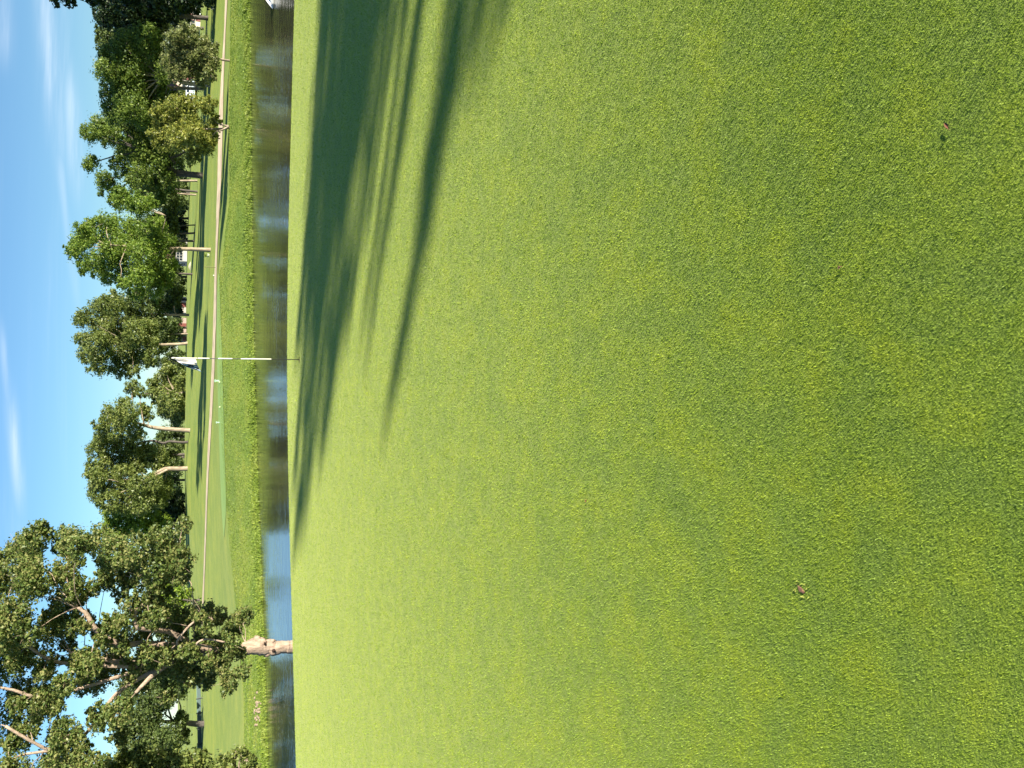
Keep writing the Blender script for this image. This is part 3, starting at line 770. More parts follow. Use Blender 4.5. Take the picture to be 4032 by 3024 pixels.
oak = tree('oak_tree', 'large oak with a knobbly pale trunk on the near bank at left', (1150, 2545), [(1165, 2546, 27), (1130, 2547, 25), (1105, 2548, 26), (1080, 2552, 31), (1060, 2546, 30), (1040, 2550, 32), (1012, 2543, 35), (985, 2548, 30), (950, 2556, 24), (880, 2562, 22), (760, 2572, 21), (690, 2588, 20), (640, 2600, 15), (560, 2612, 11), (430, 2600, 8), (280, 2570, 5)],
           OAK, 'leaf_oak', 'bark_oak', 23.0, 0.80, 0.064, None, 0.5, fat=1.25,
           limbs=[[(860, 2562, 14), (700, 2530, 12), (560, 2512, 11.5, -0.5), (481, 2506, 11, -0.7), (395, 2450, 10, -0.8), (352, 2383, 8, -0.8), (320, 2360, 5, -0.8)],
                  [(800, 2560, 12), (680, 2480, 10), (600, 2450, 9, -0.7), (549, 2432, 8, -0.9), (537, 2383, 7.5, -0.9), (565, 2350, 6.5, -0.9), (592, 2321, 5, -0.9), (610, 2250, 4, -0.6)],
                  [(900, 2560, 9), (760, 2520, 6, -0.6), (697, 2494, 5, -0.9), (741, 2426, 4.2, -1.0), (796, 2389, 3.6, -1.0), (833, 2401, 3, -1.0)],
                  [(930, 2556, 7), (820, 2510, 5, -0.8), (771, 2487, 4, -1.1), (808, 2469, 3.6, -1.1), (876, 2481, 3, -1.1)],
                  [(560, 2612, 8), (300, 2600, 6.5), (197, 2574, 5.5, -0.4), (123, 2525, 5, -0.4), (43, 2475, 4, -0.4)],
                  [(560, 2620, 8), (300, 2700, 6), (154, 2719, 5.5, -0.4), (62, 2694, 5, -0.4), (-20, 2680, 4, -0.4)],
                  [(690, 2590, 10), (480, 2700, 8), (346, 2858, 6, -0.5), (284, 2895, 5.5, -0.5), (216, 2920, 6, -0.5), (142, 2889, 5.5, -0.5), (37, 2827, 5, -0.5)],
                  [(216, 2920, 5, -0.5), (185, 2926, 5, -0.5), (105, 2938, 4.5, -0.5), (55, 2960, 4, -0.5)],
                  [(680, 2590, 13, -0.2), (600, 2628, 9, -0.7), (540, 2680, 6, -0.9)]], flat=0.85, per=22, clump=0.26, min_r=0.008)
# broken stubs and burls of the oak trunk
ob = np.array(oak.location)
for (px, py, r, dy) in [(1012, 2516, 15, -0.04), (1074, 2524, 9, -0.08), (1075, 2568, 14, -0.14), (1008, 2556, 22, -0.06), (1035, 2532, 17, -0.10), (1052, 2574, 14, -0.06)]:
    c = at(px, py, 23.0 + dy) - ob; r = r * 23 / 3240
    n_lat = 6
    pts = [c + np.array([0, 0, -r * 0.95]), c + np.array([0, 0, -r * 0.5]), c, c + np.array([0, 0, r * 0.5]), c + np.array([0, 0, r * 0.95])]
    mbk = MB(); mbk.tube(pts, [r * 0.25, r * 0.85, r, r * 0.85, r * 0.25], 9, bump=0.18); mbk.build('burl', M['bark_oak'], oak, True)
m_hol = plain('hollow_dark', (0.035, 0.02, 0.014), 1.0)
for (px, py, w, h) in [(1078, 2562, 7, 9), (1043, 2534, 4, 6)]:
    c = at(px, py, 23.0 - 0.235) - ob
    mh = MB(); mh.tube([c + np.array([0, 0.06, 0]), c + np.array([0, -0.012, 0])], [w * 23 / 3240, h * 23 / 3240 * 0.8], 9, bump=0.2); mh.build('knot_hole', m_hol, oak, True)

tree('edge_tree', 'pale-leaved tree low at the left picture edge, in front of the barrier', (1140, 3140), [(1140, 3140, 20), (1000, 3130, 18), (850, 3120, 15), (650, 3110, 10)],
     [(480, 3000, 36), (540, 2985, 34), (600, 2985, 40), (650, 3005, 38), (710, 3005, 42), (770, 2995, 34), (800, 2975, 18), (930, 2985, 24), (955, 2950, 16), (970, 2985, 22), (880, 3025, 34), (990, 3030, 32), (560, 3060, 70), (700, 3080, 80), (850, 3080, 70), (440, 3040, 50), (400, 3090, 70), (960, 3080, 50)],
     'leaf_olive', 'bark_lit', 24.0, 0.9, 0.085, None, 0.4, per=18, min_r=0.008, fat=1.2)
tree('edge_tree', 'tree with hanging leaves coloured dark as shade at the right picture edge', (840, -330), [(840, -330, 14), (770, -300, 13), (650, -260, 12), (500, -220, 9)],
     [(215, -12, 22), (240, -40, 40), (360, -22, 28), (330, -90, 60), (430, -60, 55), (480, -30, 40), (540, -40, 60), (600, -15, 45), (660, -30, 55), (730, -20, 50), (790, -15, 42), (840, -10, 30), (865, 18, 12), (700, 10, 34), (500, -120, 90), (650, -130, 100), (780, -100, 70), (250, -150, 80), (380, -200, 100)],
     'leaf_dark', 'bark_dark', 70.0, 0.9, 0.26, None, 0.4)  # dark leaf colour stands in for the shaded side of this crown

# trees standing outside the frame on the right whose shadows fall across the green
sd = np.array([-math.cos(SUN_AZ), -math.sin(SUN_AZ)]); nd = np.array([-sd[1], sd[0]])
if nd[1] < 0: nd = -nd


def caster(name, label, n0, s_trunk, spec, leaf, dens, size, per=24):
    """spec: (n offset, shadow tip s, lobe radius across, lobe height)"""
    base = sd * s_trunk + nd * n0
    z0 = gz(*base); root = empty(name, (base[0], base[1], z0)); tag(root, label, 'tree', 'trees right of the green')
    mb = MB(); C, RR = [], []
    tmax = 0
    for (n1, s1, r, hgt) in spec:
        gp = sd * s1 + nd * n1
        zs = gz(*gp)
        dist = s1 - s_trunk
        top = zs + dist * math.tan(SUN_EL) - z0
        off = nd * (n1 - n0)
        k = max(1, int(hgt / (r * 1.3)))
        for i in range(k):
            zc = top - r * 0.9 - i * (hgt - r) / max(1, k)
            C.append(np.array([off[0], off[1], zc])); RR.append(r * (0.8 if i == 0 else 1.0))
        tmax = max(tmax, top)
        j = np.array([0, 0, max(1.5, top - hgt * 1.2)])
        mb.tube(bend(j, C[-1], 0.05), list(np.linspace(0.09, 0.05, 7)), 6)
        mb.tube(bend(C[-1], C[-k] if k > 1 else C[-1] + np.array([0, 0, 0.1]), 0.0), list(np.linspace(0.05, 0.02, 7)), 5)
    mb.tube([np.array([0, 0, -0.3]), np.array([0, 0, 0.4]), np.array([0.05, 0, tmax * 0.4]), np.array([0, 0, tmax * 0.7])], [0.42, 0.30, 0.24, 0.12], 10)
    mb.build('trunk', M['bark_lit'], root, True)
    counts = [dens * 20.0 * (r / size) ** 2 for r in RR]
    obj('crown', crown_mesh(leaves(C, RR, counts, size, 1.0, per, 0.32, True)), M[leaf], root)


caster('shade_tree', 'leafy tree off to the right whose broad shadow crosses the green', 10.7, -24.0,
       [(8.9, 9.0, 0.75, 5), (9.8, 11.5, 0.7, 5), (10.4, 13.2, 0.55, 4), (11.3, 12.0, 0.65, 5), (12.3, 9.5, 0.6, 5), (12.9, 6.0, 0.5, 4), (8.4, 6.0, 0.55, 4), (10.6, 9.0, 0.9, 6), (11.7, 8.0, 0.9, 6), (9.6, 6.0, 0.9, 5), (12.2, 4.0, 0.8, 5)], 'leaf_green', 1.0, 0.16)
caster('slender_tree', 'narrow-topped tree off to the right that throws streaky shadows', 6.0, -20.0,
       [(5.55, 5.0, 0.13, 2.6), (5.45, 4.0, 0.22, 3.0), (5.68, 2.8, 0.34, 3.0), (5.15, 1.4, 0.40, 3.0), (4.7, 0.6, 0.16, 2.0), (6.75, 4.8, 0.13, 2.2), (6.70, 3.2, 0.18, 2.4), (7.35, 2.0, 0.13, 2.0), (4.75, 1.2, 0.12, 1.8), (6.2, 0.2, 0.2, 2.0), (7.6, 4.0, 0.10, 2.0), (7.9, 5.5, 0.12, 2.2), (7.15, 5.0, 0.14, 2.4)], 'leaf_olive', 1.1, 0.12, 14)

# ------------------------------------------------------------------ flagstick
FX, FY = at(1180, 1416, 14.77)[:2]
FZ = gz(FX, FY) + 0.006
fl = empty('golf_flag', (FX, FY, FZ)); tag(fl, 'white and black flag drooping from a striped flagstick on the green', 'flag')


def zpx(px): return at(px, 1420, FY)[2] - FZ


mb = MB(); mb.tube([(0, 0, -0.1), (0, 0, zpx(690))], [0.0075, 0.0075], 10); mb.build('pole', plain('pole_dark', (0.05, 0.05, 0.045), 0.45), fl, True)
m_white = plain('sleeve_white', (0.66, 0.64, 0.54), 0.45, 0.06)
for (a, b_) in [(778, 826), (859, 916), (948, 1069), (690, 777)]:
    z0, z1 = zpx(b_), zpx(a)
    mb = MB(); mb.tube([(0, 0, z0), (0, 0, z0 + 0.012), (0, 0, z1 - 0.012), (0, 0, z1)], [0.009, 0.0125, 0.0125, 0.009], 14); mb.build('sleeve', m_white, fl, True)
mb = MB(); mb.tube([(0, 0, zpx(690)), (0, 0, zpx(682)), (0, 0, zpx(674))], [0.016, 0.017, 0.004], 12); mb.build('finial', m_white, fl, True)
# drooping cloth
mf, N, L, o_ = mat_new('flag_cloth')
uvn = N.new('ShaderNodeUVMap'); uvn.uv_map = 'UVMap'
sx = N.new('ShaderNodeSeparateXYZ'); L.new(uvn.outputs[0], sx.inputs[0])
ck = N.new('ShaderNodeTexChecker'); ck.inputs['Scale'].default_value = 1.0
mpn = N.new('ShaderNodeMapping'); mpn.inputs['Scale'].default_value = (6.0, 3.0, 1); mpn.inputs['Location'].default_value = (0.05, 0.1, 0.5); L.new(uvn.outputs[0], mpn.inputs[0]); L.new(mpn.outputs[0], ck.inputs[0])
ck.inputs[1].default_value = (0.40, 0.52, 0.62, 1); ck.inputs[2].default_value = (0.012, 0.014, 0.02, 1)
isfly = nmath(N, L, 'GREATER_THAN', sx.outputs[0], 0.44)
colr = mixc(N, L, isfly, (0.70, 0.67, 0.63), ck.outputs[0])
p = N.new('ShaderNodeBsdfPrincipled'); L.new(colr, p.inputs['Base Color']); p.inputs['Roughness'].default_value = 0.6
t = N.new('ShaderNodeBsdfTranslucent'); L.new(colr, t.inputs[0])
mx = N.new('ShaderNodeMixShader'); mx.inputs[0].default_value = 0.25
L.new(p.outputs[0], mx.inputs[1]); L.new(t.outputs[0], mx.inputs[2]); L.new(mx.outputs[0], o_.inputs[0])
na, nb = 22, 40
zt, zb = zpx(688), zpx(772)
fv, fu = [], []
for j in range(nb + 1):
    b_ = j / nb
    for i in range(na + 1):
        a = i / na
        droop = 0.16 * b_ ** 1.25 + 0.05 * b_ * math.sin(3.0 * a)
        z = zt + (zb - zt) * a * (1 - 0.22 * b_) - droop - 0.05 * b_ * (1 - a)
        xx = -0.015 - 0.24 * b_ ** 0.95 * (0.62 + 0.38 * a ** 0.8)
        yy = -0.02 + 0.055 * math.sin(b_ * 9.5 + a * 2.4) * min(1, b_ * 2.5) + 0.02 * math.sin(b_ * 17 - a * 5)
        fv.append((xx, yy, z)); fu.append((b_, a))
ii = np.arange((na + 1) * (nb + 1)).reshape(nb + 1, na + 1)
ff = np.stack([ii[:-1, :-1], ii[:-1, 1:], ii[1:, 1:], ii[1:, :-1]], -1).reshape(-1, 4)
me = mesh_np('cloth', np.array(fv), ff, True)
uvl = me.uv_layers.new(name='UVMap')
uvl.data.foreach_set('uv', np.array(fu, np.float32)[ff.ravel()].ravel())
obj('cloth', me, mf, fl)
hc = empty('golf_hole', (FX, FY, FZ)); tag(hc, 'rim around a flat dark disc standing for the shaded hole at the foot of the flagstick', 'hole')
mb = MB()
for k in range(24):
    a0, a1 = 2 * math.pi * k / 24, 2 * math.pi * (k + 1) / 24
    pr = lambda a, r, z: (math.cos(a) * r, math.sin(a) * r, z)
    mb.add([pr(a0, 0.054, 0.006), pr(a1, 0.054, 0.006), pr(a1, 0.060, 0.001), pr(a0, 0.060, 0.001)], [(3, 2, 1, 0)])
    mb.add([pr(a0, 0.054, 0.006), pr(a1, 0.054, 0.006), pr(a1, 0.053, -0.002), pr(a0, 0.053, -0.002)], [(0, 1, 2, 3)])
mb.build('rim', plain('rim_soil', (0.16, 0.13, 0.06), 0.9), hc)
mb = MB(); mb.add([(math.cos(2 * math.pi * k / 24) * 0.0535, math.sin(2 * math.pi * k / 24) * 0.0535, 0.003) for k in range(24)], [tuple(range(24))])  # flat disc, no depth; the shade inside the hole is its dark colour
mb.build('shade_disc', plain('hole_shade', (0.01, 0.01, 0.008), 0.9), hc)

# ------------------------------------------------------------------ tee furniture, posts, markers
m_post = plain('post_pale_green', (0.36, 0.55, 0.42), 0.55, 0.08)
for (px, py, w, h, lab) in [(864, 1499, 0.13, 0.26, 'wide pale green tee post with a cap, nearer the flag'), (865, 1663, 0.10, 0.20, 'narrow pale green tee post further from the flag')]:
    b0 = hit(px, py); r_ = empty('tee_post', b0); tag(r_, lab, 'post', 'tee posts')
    mb = MB(); mb.box((0, 0, h * 0.45 - 0.05), (w * 0.7, w * 0.7, h * 0.9 + 0.1)); mb.build('post', m_post, r_)
    mb = MB(); mb.box((0, 0, h * 0.92), (w * 1.25, w * 1.1, h * 0.14)); mb.box((0, 0, h * 1.02), (w * 0.9, w * 0.8, h * 0.07)); mb.build('cap', m_post, r_)


def ball(name, lab, px, py, r, mat, cat, group=None):
    b0 = hit(px, py); r_ = empty(name, b0); tag(r_, lab, cat, group)
    mb = MB(); zs = [-0.9, -0.6, -0.2, 0.25, 0.65, 0.92, 1.0]
    mb.tube([(0, 0, r * (z + 0.9)) for z in zs], [r * math.sqrt(max(0.02, 1 - z * z)) for z in zs], 14); mb.build('knob', mat, r_, True)
    mb = MB(); mb.tube([(0, 0, -0.12), (0, 0, 0.03)], [0.012, 0.012], 6); mb.build('spike', m_post, r_)


m_tm = plain('marker_cream', (0.55, 0.58, 0.32), 0.5, 0.05)
ball('tee_marker', 'pale yellow tee marker beside the wide green post', 868, 1505, 0.05, m_tm, 'marker', 'tee markers')
ball('tee_marker', 'pale yellow tee marker between the two green posts', 869, 1603, 0.05, m_tm, 'marker', 'tee markers')
ball('yardage_marker', 'small white marker on the grass left of the thin post', 845, 1085, 0.055, plain('marker_white', (0.65, 0.66, 0.52), 0.5, 0.05), 'marker')
b0 = hit(850, 1053); r_ = empty('rope_post', b0); tag(r_, 'thin dark stake beside the path near the tallest tree', 'post')
mb = MB(); mb.tube([(0, 0, -0.2), (0, 0, 0.72)], [0.028, 0.026], 8); mb.build('stake', plain('stake_olive', (0.14, 0.14, 0.05), 0.8), r_)
mb = MB(); mb.tube([(0, 0, 0.72), (0, 0, 0.75), (0, 0, 0.77)], [0.034, 0.034, 0.01], 8); mb.build('cap', plain('stake_cap', (0.12, 0.12, 0.05), 0.8), r_)
b0 = hit(824, 1006); r_ = empty('flower_pot', b0); tag(r_, 'small pale plant tub at the foot of the tallest tree', 'pot')
mb = MB(); mb.tube([(0, 0, 0), (0, 0, 0.16), (0, 0, 0.19)], [0.13, 0.17, 0.18], 12); mb.build('tub', plain('tub_pale', (0.45, 0.50, 0.34), 0.6), r_)
me = crown_mesh(leaves([np.array([0, 0, 0.28])], [0.17], [140], 0.07)); me.name = 'foliage'; obj('foliage', me, M['leaf_lime'], r_)

# low barrier under the dark tree at the left
m_rail_a = plain('rail_teal', (0.10, 0.20, 0.17), 0.6); m_rail_b = plain('rail_grey', (0.40, 0.40, 0.40), 0.6)
a = hit(799, 2690); b_ = hit(799, 3060); bc = 0.5 * (a + b_); bc[2] = gz(bc[0], bc[1])
bar = empty('low_barrier', bc); tag(bar, 'long low teal and grey rail barrier under the dark tree at left', 'barrier')
LB = np.linalg.norm(b_ - a); rz = math.atan2(b_[1] - a[1], b_[0] - a[0])
bar.rotation_euler = (0, 0, rz)
mb = MB(); mb.box((0, -0.05, 0.40), (LB, 0.05, 0.10)); mb.build('top_rail', m_rail_a, bar)
mb = MB(); mb.box((0, -0.05, 0.12), (LB, 0.05, 0.10)); mb.build('bottom_rail', m_rail_b, bar)
mb = MB(); mb.box((0, 0.0, 0.25), (LB, 0.03, 0.34)); mb.build('board', plain('board_dark', (0.05, 0.08, 0.08), 0.7), bar)
np_ = 7
mb = MB(); mb.box((0, 0, 0.15), (0.09, 0.09, 0.75)); pm = mb.build('post', plain('post_dark', (0.07, 0.08, 0.07), 0.8), bar)
pm.location = (-LB / 2 + 0.1, 0.08, 0)
for k in range(1, np_):
    c_ = pm.copy(); COL.objects.link(c_); c_.parent = bar; c_.location = (-LB / 2 + 0.1 + (LB - 0.2) * k / (np_ - 1), 0.08, 0)

# stones on the left bank
rp = hit(1028, 2795); rip = empty('stone_patch', rp); tag(rip, 'patch of pinkish stones at the waterline on the left bank', 'stones')
ms = plain('stone_pink', (0.28, 0.21, 0.15), 0.9, 0.35, 4.0, bump=0.4)
stone_meshes = []
for s in range(4):
    d = rng.normal(size=(60, 3)); d /= np.linalg.norm(d, axis=1)[:, None]
    import bmesh
    bm = bmesh.new()
    for q in d: bm.verts.new(q * rng.uniform(0.8, 1.0) * np.array([1, 0.85, 0.65]))
    bmesh.ops.convex_hull(bm, input=bm.verts)
    me = bpy.data.meshes.new('stone'); bm.to_mesh(me); bm.free(); me.materials.append(ms); stone_meshes.append(me)
for k in range(34):
    px = random.uniform(1004, 1032); py = 2796 + random.gauss(0, 26)
    h_ = hit(px, py); so = bpy.data.objects.new('stone', random.choice(stone_meshes)); COL.objects.link(so); so.parent = rip
    so.location = Vector(h_) - Vector(rp) + Vector((0, 0, -0.01)); sc_ = random.uniform(0.05, 0.11); so.scale = (sc_, sc_, sc_)
    so.rotation_euler = (random.uniform(0, 6), random.uniform(0, 6), random.uniform(0, 6))

# sand bunker far off
bc = hit(752, 1047, 60); bk = []
rows = []
for k in range(13):
    t_ = k / 12.0; w_ = math.sin(math.pi * t_) * 0.7 + 0.05
    x_ = bc[0] - 0.65 + 1.3 * t_
    rows.append(((x_, bc[1] - w_), (x_, bc[1] + w_)))
vs = []
for (a, b_) in rows:
    for k in range(5):
        q = np.array(a) + (np.array(b_) - np.array(a)) * k / 4
        vs.append((q[0], q[1], gz(q[0], q[1]) + 0.03 + 0.32 * (k / 4) * math.sin(math.pi * min(1, max(0, (q[0] - bc[0] + 0.7) / 1.4)))))
ii = np.arange(65).reshape(13, 5)
tag(obj('sand_bunker', mesh_np('sand_bunker', np.array(vs), np.stack([ii[:-1, :-1], ii[:-1, 1:], ii[1:, 1:], ii[1:, :-1]], -1).reshape(-1, 4), True), M['sand']), kind='structure')

# ------------------------------------------------------------------ boat on the pond at the right edge
d = ray(1066, 32); tt = (WATER_Z + 0.12 - CAM_H) / d[2]; bp = d * tt
boat = empty('rowing_boat', (bp[0], bp[1], WATER_Z)); tag(boat, 'pointed white bow of a small boat at the right picture edge', 'boat')
secs = []
for k, s_ in enumerate(np.array([0, 0.06, 0.12, 0.18, 0.24, 0.4, 0.6, 0.8, 1.0])):
    w_ = 0.55 * math.sin(math.pi * 0.5 * min(1, s_ * 1.5)) ** 0.9 + 0.01
    zt_ = 0.05 + 0.27 * min(1.0, s_ / 0.22); zb_ = -0.10 - 0.02 * s_
    x_ = 2.6 * s_
    secs.append([(x_, -w_, zt_), (x_ + 0.05 * (1 - s_), -w_ * 0.72, 0.03), (x_ + 0.25 * (1 - s_), 0, zb_), (x_ + 0.05 * (1 - s_), w_ * 0.72, 0.03), (x_, w_, zt_)])
v = np.array(secs).reshape(-1, 3); ii = np.arange(45).reshape(9, 5)
fs = [tuple(q) for q in np.stack([ii[:-1, :-1], ii[1:, :-1], ii[1:, 1:], ii[:-1, 1:]], -1).reshape(-1, 4)]
mb = MB(); mb.add(v, fs + [tuple(ii[8])]); hull = mb.build('hull', plain('boat_white', (0.82, 0.82, 0.78), 0.35, 0.04), boat, True)
so_ = hull.modifiers.new('thick', 'SOLIDIFY'); so_.thickness = 0.03
mb = MB(); mb.box((1.5, 0, 0.18), (0.28, 0.98, 0.04)); mb.build('thwart', plain('boat_grey', (0.5, 0.47, 0.44), 0.6), boat)
mb = MB(); mb.add([(0.7, -0.40, 0.30), (0.7, 0.40, 0.30), (1.1, 0.5, 0.30), (1.1, -0.5, 0.30)], [(0, 1, 2, 3)]); mb.build('foredeck', plain('deck_grey', (0.62, 0.58, 0.56), 0.5), boat)
boat.rotation_euler = (0, 0, math.radians(8))


# ------------------------------------------------------------------ houses beyond the trees
def house(name, label, px, py0, py1, depth, wall_h, wall_c, roof_c, trim_c, deep=7.0, gable=False, nwin=3, roof_h=2.2):
    a = at(px, py1, depth); b_ = at(px, py0, depth)
    w = b_[0] - a[0]; cx_ = 0.5 * (a[0] + b_[0]); z0 = gz(cx_, depth)
    r_ = empty(name, (cx_, depth, z0)); tag(r_, label, 'house')
    mb = MB(); mb.box((0, deep / 2, wall_h / 2 - 0.3), (w, deep, wall_h + 0.6))
    if gable:
        mb.add([(-w / 2, 0, wall_h), (w / 2, 0, wall_h), (0, 0, wall_h + roof_h), (-w / 2, deep, wall_h), (w / 2, deep, wall_h), (0, deep, wall_h + roof_h)], [(0, 1, 2), (5, 4, 3)])
    wall = mb.build('wall', plain(name + '_wall', wall_c, 0.8, 0.06, 1.5), r_)
    # clapboard courses
    mr = plain(name + '_roof', roof_c, 0.9, 0.2, 2.0, bump=0.4); mb = MB(); o_ = 0.35; th = 0.14
    if gable:
        for s in (-1, 1):
            e = np.array([s * (w / 2 + o_), 0, wall_h - o_ * roof_h / (w / 2)]); t_ = np.array([0, 0, wall_h + roof_h])
            q = [(e[0], -o_, e[2] + .02), (t_[0], -o_, t_[2] + .02), (t_[0], deep + o_, t_[2] + .02), (e[0], deep + o_, e[2] + .02)]
            mb.add(q + [(x_, y_, z_ + th) for x_, y_, z_ in q], [(0, 1, 2, 3), (7, 6, 5, 4), (0, 4, 5, 1), (1, 5, 6, 2), (2, 6, 7, 3), (3, 7, 4, 0)])
    else:
        for s in (0, 1):
            y0_ = -o_ if s == 0 else deep + o_
            q = [(-w / 2 - o_, y0_, wall_h - 0.12), (w / 2 + o_, y0_, wall_h - 0.12), (w / 2 + o_, deep / 2, wall_h + roof_h), (-w / 2 - o_, deep / 2, wall_h + roof_h)]
            mb.add(q + [(x_, y_, z_ + th) for x_, y_, z_ in q], [(0, 1, 2, 3), (7, 6, 5, 4), (0, 4, 5, 1), (1, 5, 6, 2), (2, 6, 7, 3), (3, 7, 4, 0)])
        mb.add([(-w / 2 + .01, 0.02, wall_h), (-w / 2 + .01, deep - 0.02, wall_h), (-w / 2 + .01, deep / 2, wall_h + roof_h - 0.05)], [(0, 1, 2)])
        mb.add([(w / 2 - .01, 0.02, wall_h), (w / 2 - .01, deep - 0.02, wall_h), (w / 2 - .01, deep / 2, wall_h + roof_h - 0.05)], [(0, 2, 1)])
    rf = mb.build('roof', mr, r_)
    mb = MB(); mb.box((w * 0.22, deep * 0.55, wall_h + roof_h), (0.6, 0.6, 1.2)); mb.build('chimney', plain(name + '_brick', (0.28, 0.12, 0.09), 0.9), rf)
    mt = plain(name + '_trim', trim_c, 0.5, 0.04); mg = plain('window_glass', (0.03, 0.04, 0.05), 0.08)
    for k in range(nwin):
        x_ = -w / 2 + w * (k + 0.5) / nwin
        if k == nwin // 2:
            mb = MB(); mb.box((x_, -0.03, 1.0), (0.95, 0.06, 2.05)); dr = mb.build('door', plain(name + '_door', (0.20, 0.06, 0.05), 0.5), r_)
            mb = MB(); mb.box((x_ + 0.35, -0.08, 1.0), (0.06, 0.06, 0.1)); mb.build('handle', mt, dr); continue
        mb = MB()
        for (dx, dz, ww, hh) in [(-0.62, 0, 0.10, 1.3), (0.62, 0, 0.10, 1.3), (0, 0.65, 1.34, 0.10), (0, -0.65, 1.34, 0.10), (0, 0, 0.06, 1.2), (0, 0, 1.14, 0.06)]:
            mb.box((x_ + dx, -0.04 - 0.004 * (dx == 0 and dz == 0), 1.55 + dz), (ww, 0.08, hh))
        wdw = mb.build('window', mt, r_)
        for (i_, j_) in ((-1, -1), (1, -1), (-1, 1), (1, 1)):
            mb = MB(); mb.box((x_ + i_ * 0.30, -0.012, 1.55 + j_ * 0.31), (0.54, 0.03, 0.56)); mb.build('pane', mg, wdw)
    return r_


house('gabled_house', 'cream house with a dark eave seen between dark trunks at right', 793, 62, 110, 128, 2.9, (0.80, 0.66, 0.48), (0.30, 0.24, 0.17), (0.52, 0.48, 0.41), 7, True, 2, 1.6)
house('bungalow', 'grey-brown house wing with white-framed windows behind the small grey-green tree', 793, 112, 190, 132, 2.8, (0.30, 0.27, 0.26), (0.10, 0.09, 0.09), (0.55, 0.54, 0.51), 6, False, 3, 1.5)
house('garden_house', 'pale house corner with a dark window under the dark tree at the right edge', 793, -40, 58, 130, 2.6, (0.55, 0.62, 0.62), (0.09, 0.08, 0.09), (0.80, 0.85, 0.85), 6, False, 3, 1.5)
house('gabled_house', 'cream gabled house glimpsed beside the leaning pale trunk', 776, 280, 350, 150, 2.8, (0.55, 0.47, 0.35), (0.18, 0.07, 0.06), (0.52, 0.48, 0.41), 7, True, 3, 2.0)
house('brick_house', 'white house with a dark red roof glimpsed beside the tallest tree trunk', 750, 940, 1030, 185, 2.6, (0.50, 0.48, 0.44), (0.16, 0.06, 0.05), (0.6, 0.58, 0.55), 8, False, 4, 2.0)
house('gabled_house', 'pink-beige gabled house between the thin pale trunks right of the flag', 741, 1252, 1312, 185, 2.4, (0.40, 0.30, 0.26), (0.22, 0.20, 0.21), (0.55, 0.46, 0.38), 8, True, 3, 2.4)
house('bungalow', 'blue-grey house left of the pink-beige gable', 741, 1318, 1350, 180, 2.6, (0.22, 0.25, 0.28), (0.12, 0.12, 0.13), (0.7, 0.75, 0.78), 7, False, 3, 1.4)
house('garden_house', 'white house glimpsed right of the thin pale trunk', 744, 1170, 1232, 195, 2.4, (0.42, 0.38, 0.34), (0.14, 0.11, 0.10), (0.6, 0.58, 0.52), 7, False, 3, 1.6)


def car(label, px, py, depth, body_c, rz, name='parked_car', van=False):
    c = at(px, py, depth); z0 = gz(c[0], depth)
    r_ = empty(name, (c[0], depth, z0), rz); tag(r_, label, 'van' if van else 'car')
    mbody = plain(name + '_paint', body_c, 0.3, 0.03); mbody.node_tree.nodes
    prof = [(-2.1, 0.35), (-2.15, 0.75), (-1.3, 0.92), (-0.7, 1.42), (0.9, 1.45), (1.6, 0.95), (2.1, 0.85), (2.15, 0.35)]
    if van: prof = [(-2.3, 0.35), (-2.35, 0.9), (-1.8, 1.1), (-1.2, 1.9), (2.2, 1.95), (2.3, 1.0), (2.3, 0.7), (2.3, 0.35)]
    mb = MB(); n = len(prof); vs = []
    for s, sc_ in ((-0.86, 1), (0.86, 1)):
        for (x_, z_) in prof: vs.append((x_, s * (0.82 if z_ > 1.2 else 1), z_))
    mb.add(vs, [tuple(range(n)), tuple(range(2 * n - 1, n - 1, -1))] + [(k, n + k, n + (k + 1) % n, (k + 1) % n) for k in range(n)])
    mb.build('body', mbody, r_)
    mg = plain('car_glass', (0.02, 0.03, 0.04), 0.08)
    zlo, zhi = (1.0, 1.38) if not van else (1.2, 1.75)
    for s in (-1, 1):
        for (x0, x1, ins) in ((-1.0, 0.0, 0.28), (0.08, 1.2, 0.0)):
            mb = MB(); y0_, y1_ = s * 0.855, s * 0.735
            mb.add([(x0, y0_ + s * .02, zlo), (x1, y0_ + s * .02, zlo), (x1 - 0.25 * (not van), y1_ + s * .02, zhi), (x0 + ins, y1_ + s * .02, zhi)], [(0, 1, 2, 3) if s < 0 else (3, 2, 1, 0)])
            mb.build('side_window', mg, r_)
    mt = plain('tyre_black', (0.015, 0.015, 0.015), 0.9); mrim = plain('wheel_rim', (0.5, 0.5, 0.5), 0.3, metal=0.8)
    for x_ in (-1.35, 1.35):
        for s in (-1, 1):
            mb = MB(); mb.tube([(x_, s * 0.70, 0.33), (x_, s * 0.90, 0.33)], [0.33, 0.33], 16); wh = mb.build('wheel', mt, r_)
            mb = MB(); mb.tube([(x_, s * 0.90, 0.33), (x_, s * 0.915, 0.33)], [0.2, 0.18], 12); mb.build('rim', mrim, wh)
    for s in (-1, 1):
        mb = MB(); mb.box((-2.12, s * 0.6, 0.68), (0.1, 0.35, 0.14)); mb.build('headlight', plain('lamp_glass', (0.7, 0.7, 0.65), 0.2), r_)
    return r_


car('silver-blue parked car behind the straight pale trunk', 782, 385, 112, (0.35, 0.42, 0.48), 0.25)


# ------------------------------------------------------------------ small marks on the green
def near_hit(px, py):
    d = ray(px, py); t_ = CAM_H / (-d[2] - 0.03 * d[1]); q = d * t_; return np.array([q[0], q[1], -0.03 * q[1] + 0.006])


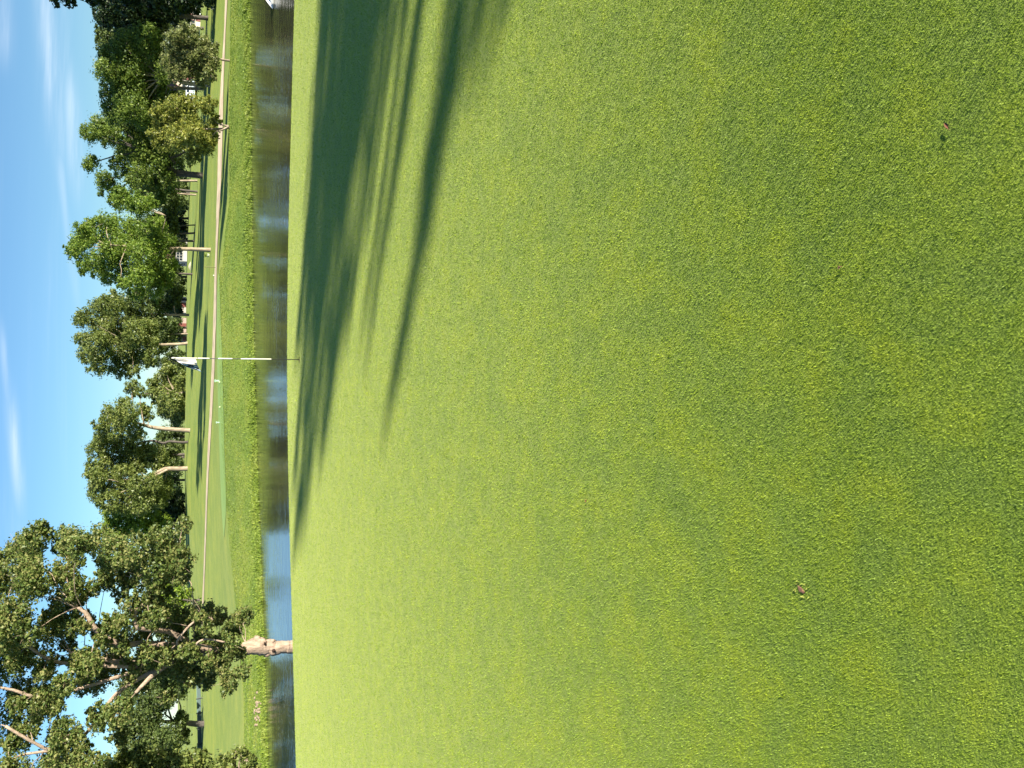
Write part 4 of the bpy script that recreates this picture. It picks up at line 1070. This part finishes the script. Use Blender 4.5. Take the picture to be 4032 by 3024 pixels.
q = near_hit(3165, 2325); pmk = empty('pitch_mark', q); tag(pmk, 'small brown ball mark with yellowed turf around it on the green', 'ball mark')
bm = bmesh.new()
for k in range(40):
    a = rng.uniform(0, 6.28); r = abs(rng.normal(0, 0.0055)); bm.verts.new((math.cos(a) * r, math.sin(a) * r * 1.4, rng.uniform(0.0, 0.004)))
bmesh.ops.convex_hull(bm, input=bm.verts); me = bpy.data.meshes.new('soil'); bm.to_mesh(me); bm.free()
obj('soil', me, plain('soil_brown', (0.20, 0.10, 0.06), 0.95, 0.3, 60.0), pmk)
mb = MB()
for k in range(26):
    a = rng.uniform(0, 6.28); r = rng.uniform(0.012, 0.035); c = np.array([math.cos(a) * r, math.sin(a) * r * 1.3, 0.001]); e = c + np.array([rng.normal(0, .006), rng.normal(0, .006), 0.008]); s = np.array([rng.normal(0, .002), rng.normal(0, .002), 0])
    mb.add([c - s, c + s, e], [(0, 1, 2)])
mb.build('dead_grass', plain('dead_grass', (0.30, 0.33, 0.06), 0.9, 0.2, 50.0), pmk)


def leaf_litter(label, px, py, L_, col, rz):
    q = near_hit(px, py); r_ = empty('fallen_leaf', q, rz); tag(r_, label, 'leaf', 'fallen leaves on the green')
    vs, fs = [], []
    for i in range(7):
        t_ = i / 6; w_ = 0.42 * math.sin(math.pi * (0.08 + 0.84 * t_)) * L_ * 0.6
        for j, s in enumerate((-1, 0, 1)): vs.append((t_ * L_ - L_ / 2, s * w_, 0.008 + 0.25 * L_ * (abs(s) * 0.5 + (t_ - 0.5) ** 2)))
    ii = np.arange(21).reshape(7, 3)
    me = mesh_np('blade', np.array(vs), np.stack([ii[:-1, :-1], ii[:-1, 1:], ii[1:, 1:], ii[1:, :-1]], -1).reshape(-1, 4), True)
    obj('blade', me, plain('dry_leaf', col, 0.8, 0.25, 40.0), r_)
    mb = MB(); mb.tube([(-L_ / 2, 0, 0.02), (-L_ * 0.8, 0.002, 0.008)], [0.0012, 0.0008], 5); mb.build('stalk', plain('dry_stalk', (0.2, 0.1, 0.05), 0.8), r_)


leaf_litter('reddish brown dead leaf on the near right of the green', 3745, 498, 0.018, (0.22, 0.08, 0.04), 0.6)
leaf_litter('tiny dark leaf fragment on the middle of the green', 3320, 1055, 0.012, (0.10, 0.05, 0.03), 1.9)
leaf_litter('tiny reddish fragment near the centre of the green', 2318, 1972, 0.016, (0.26, 0.11, 0.05), 2.4)
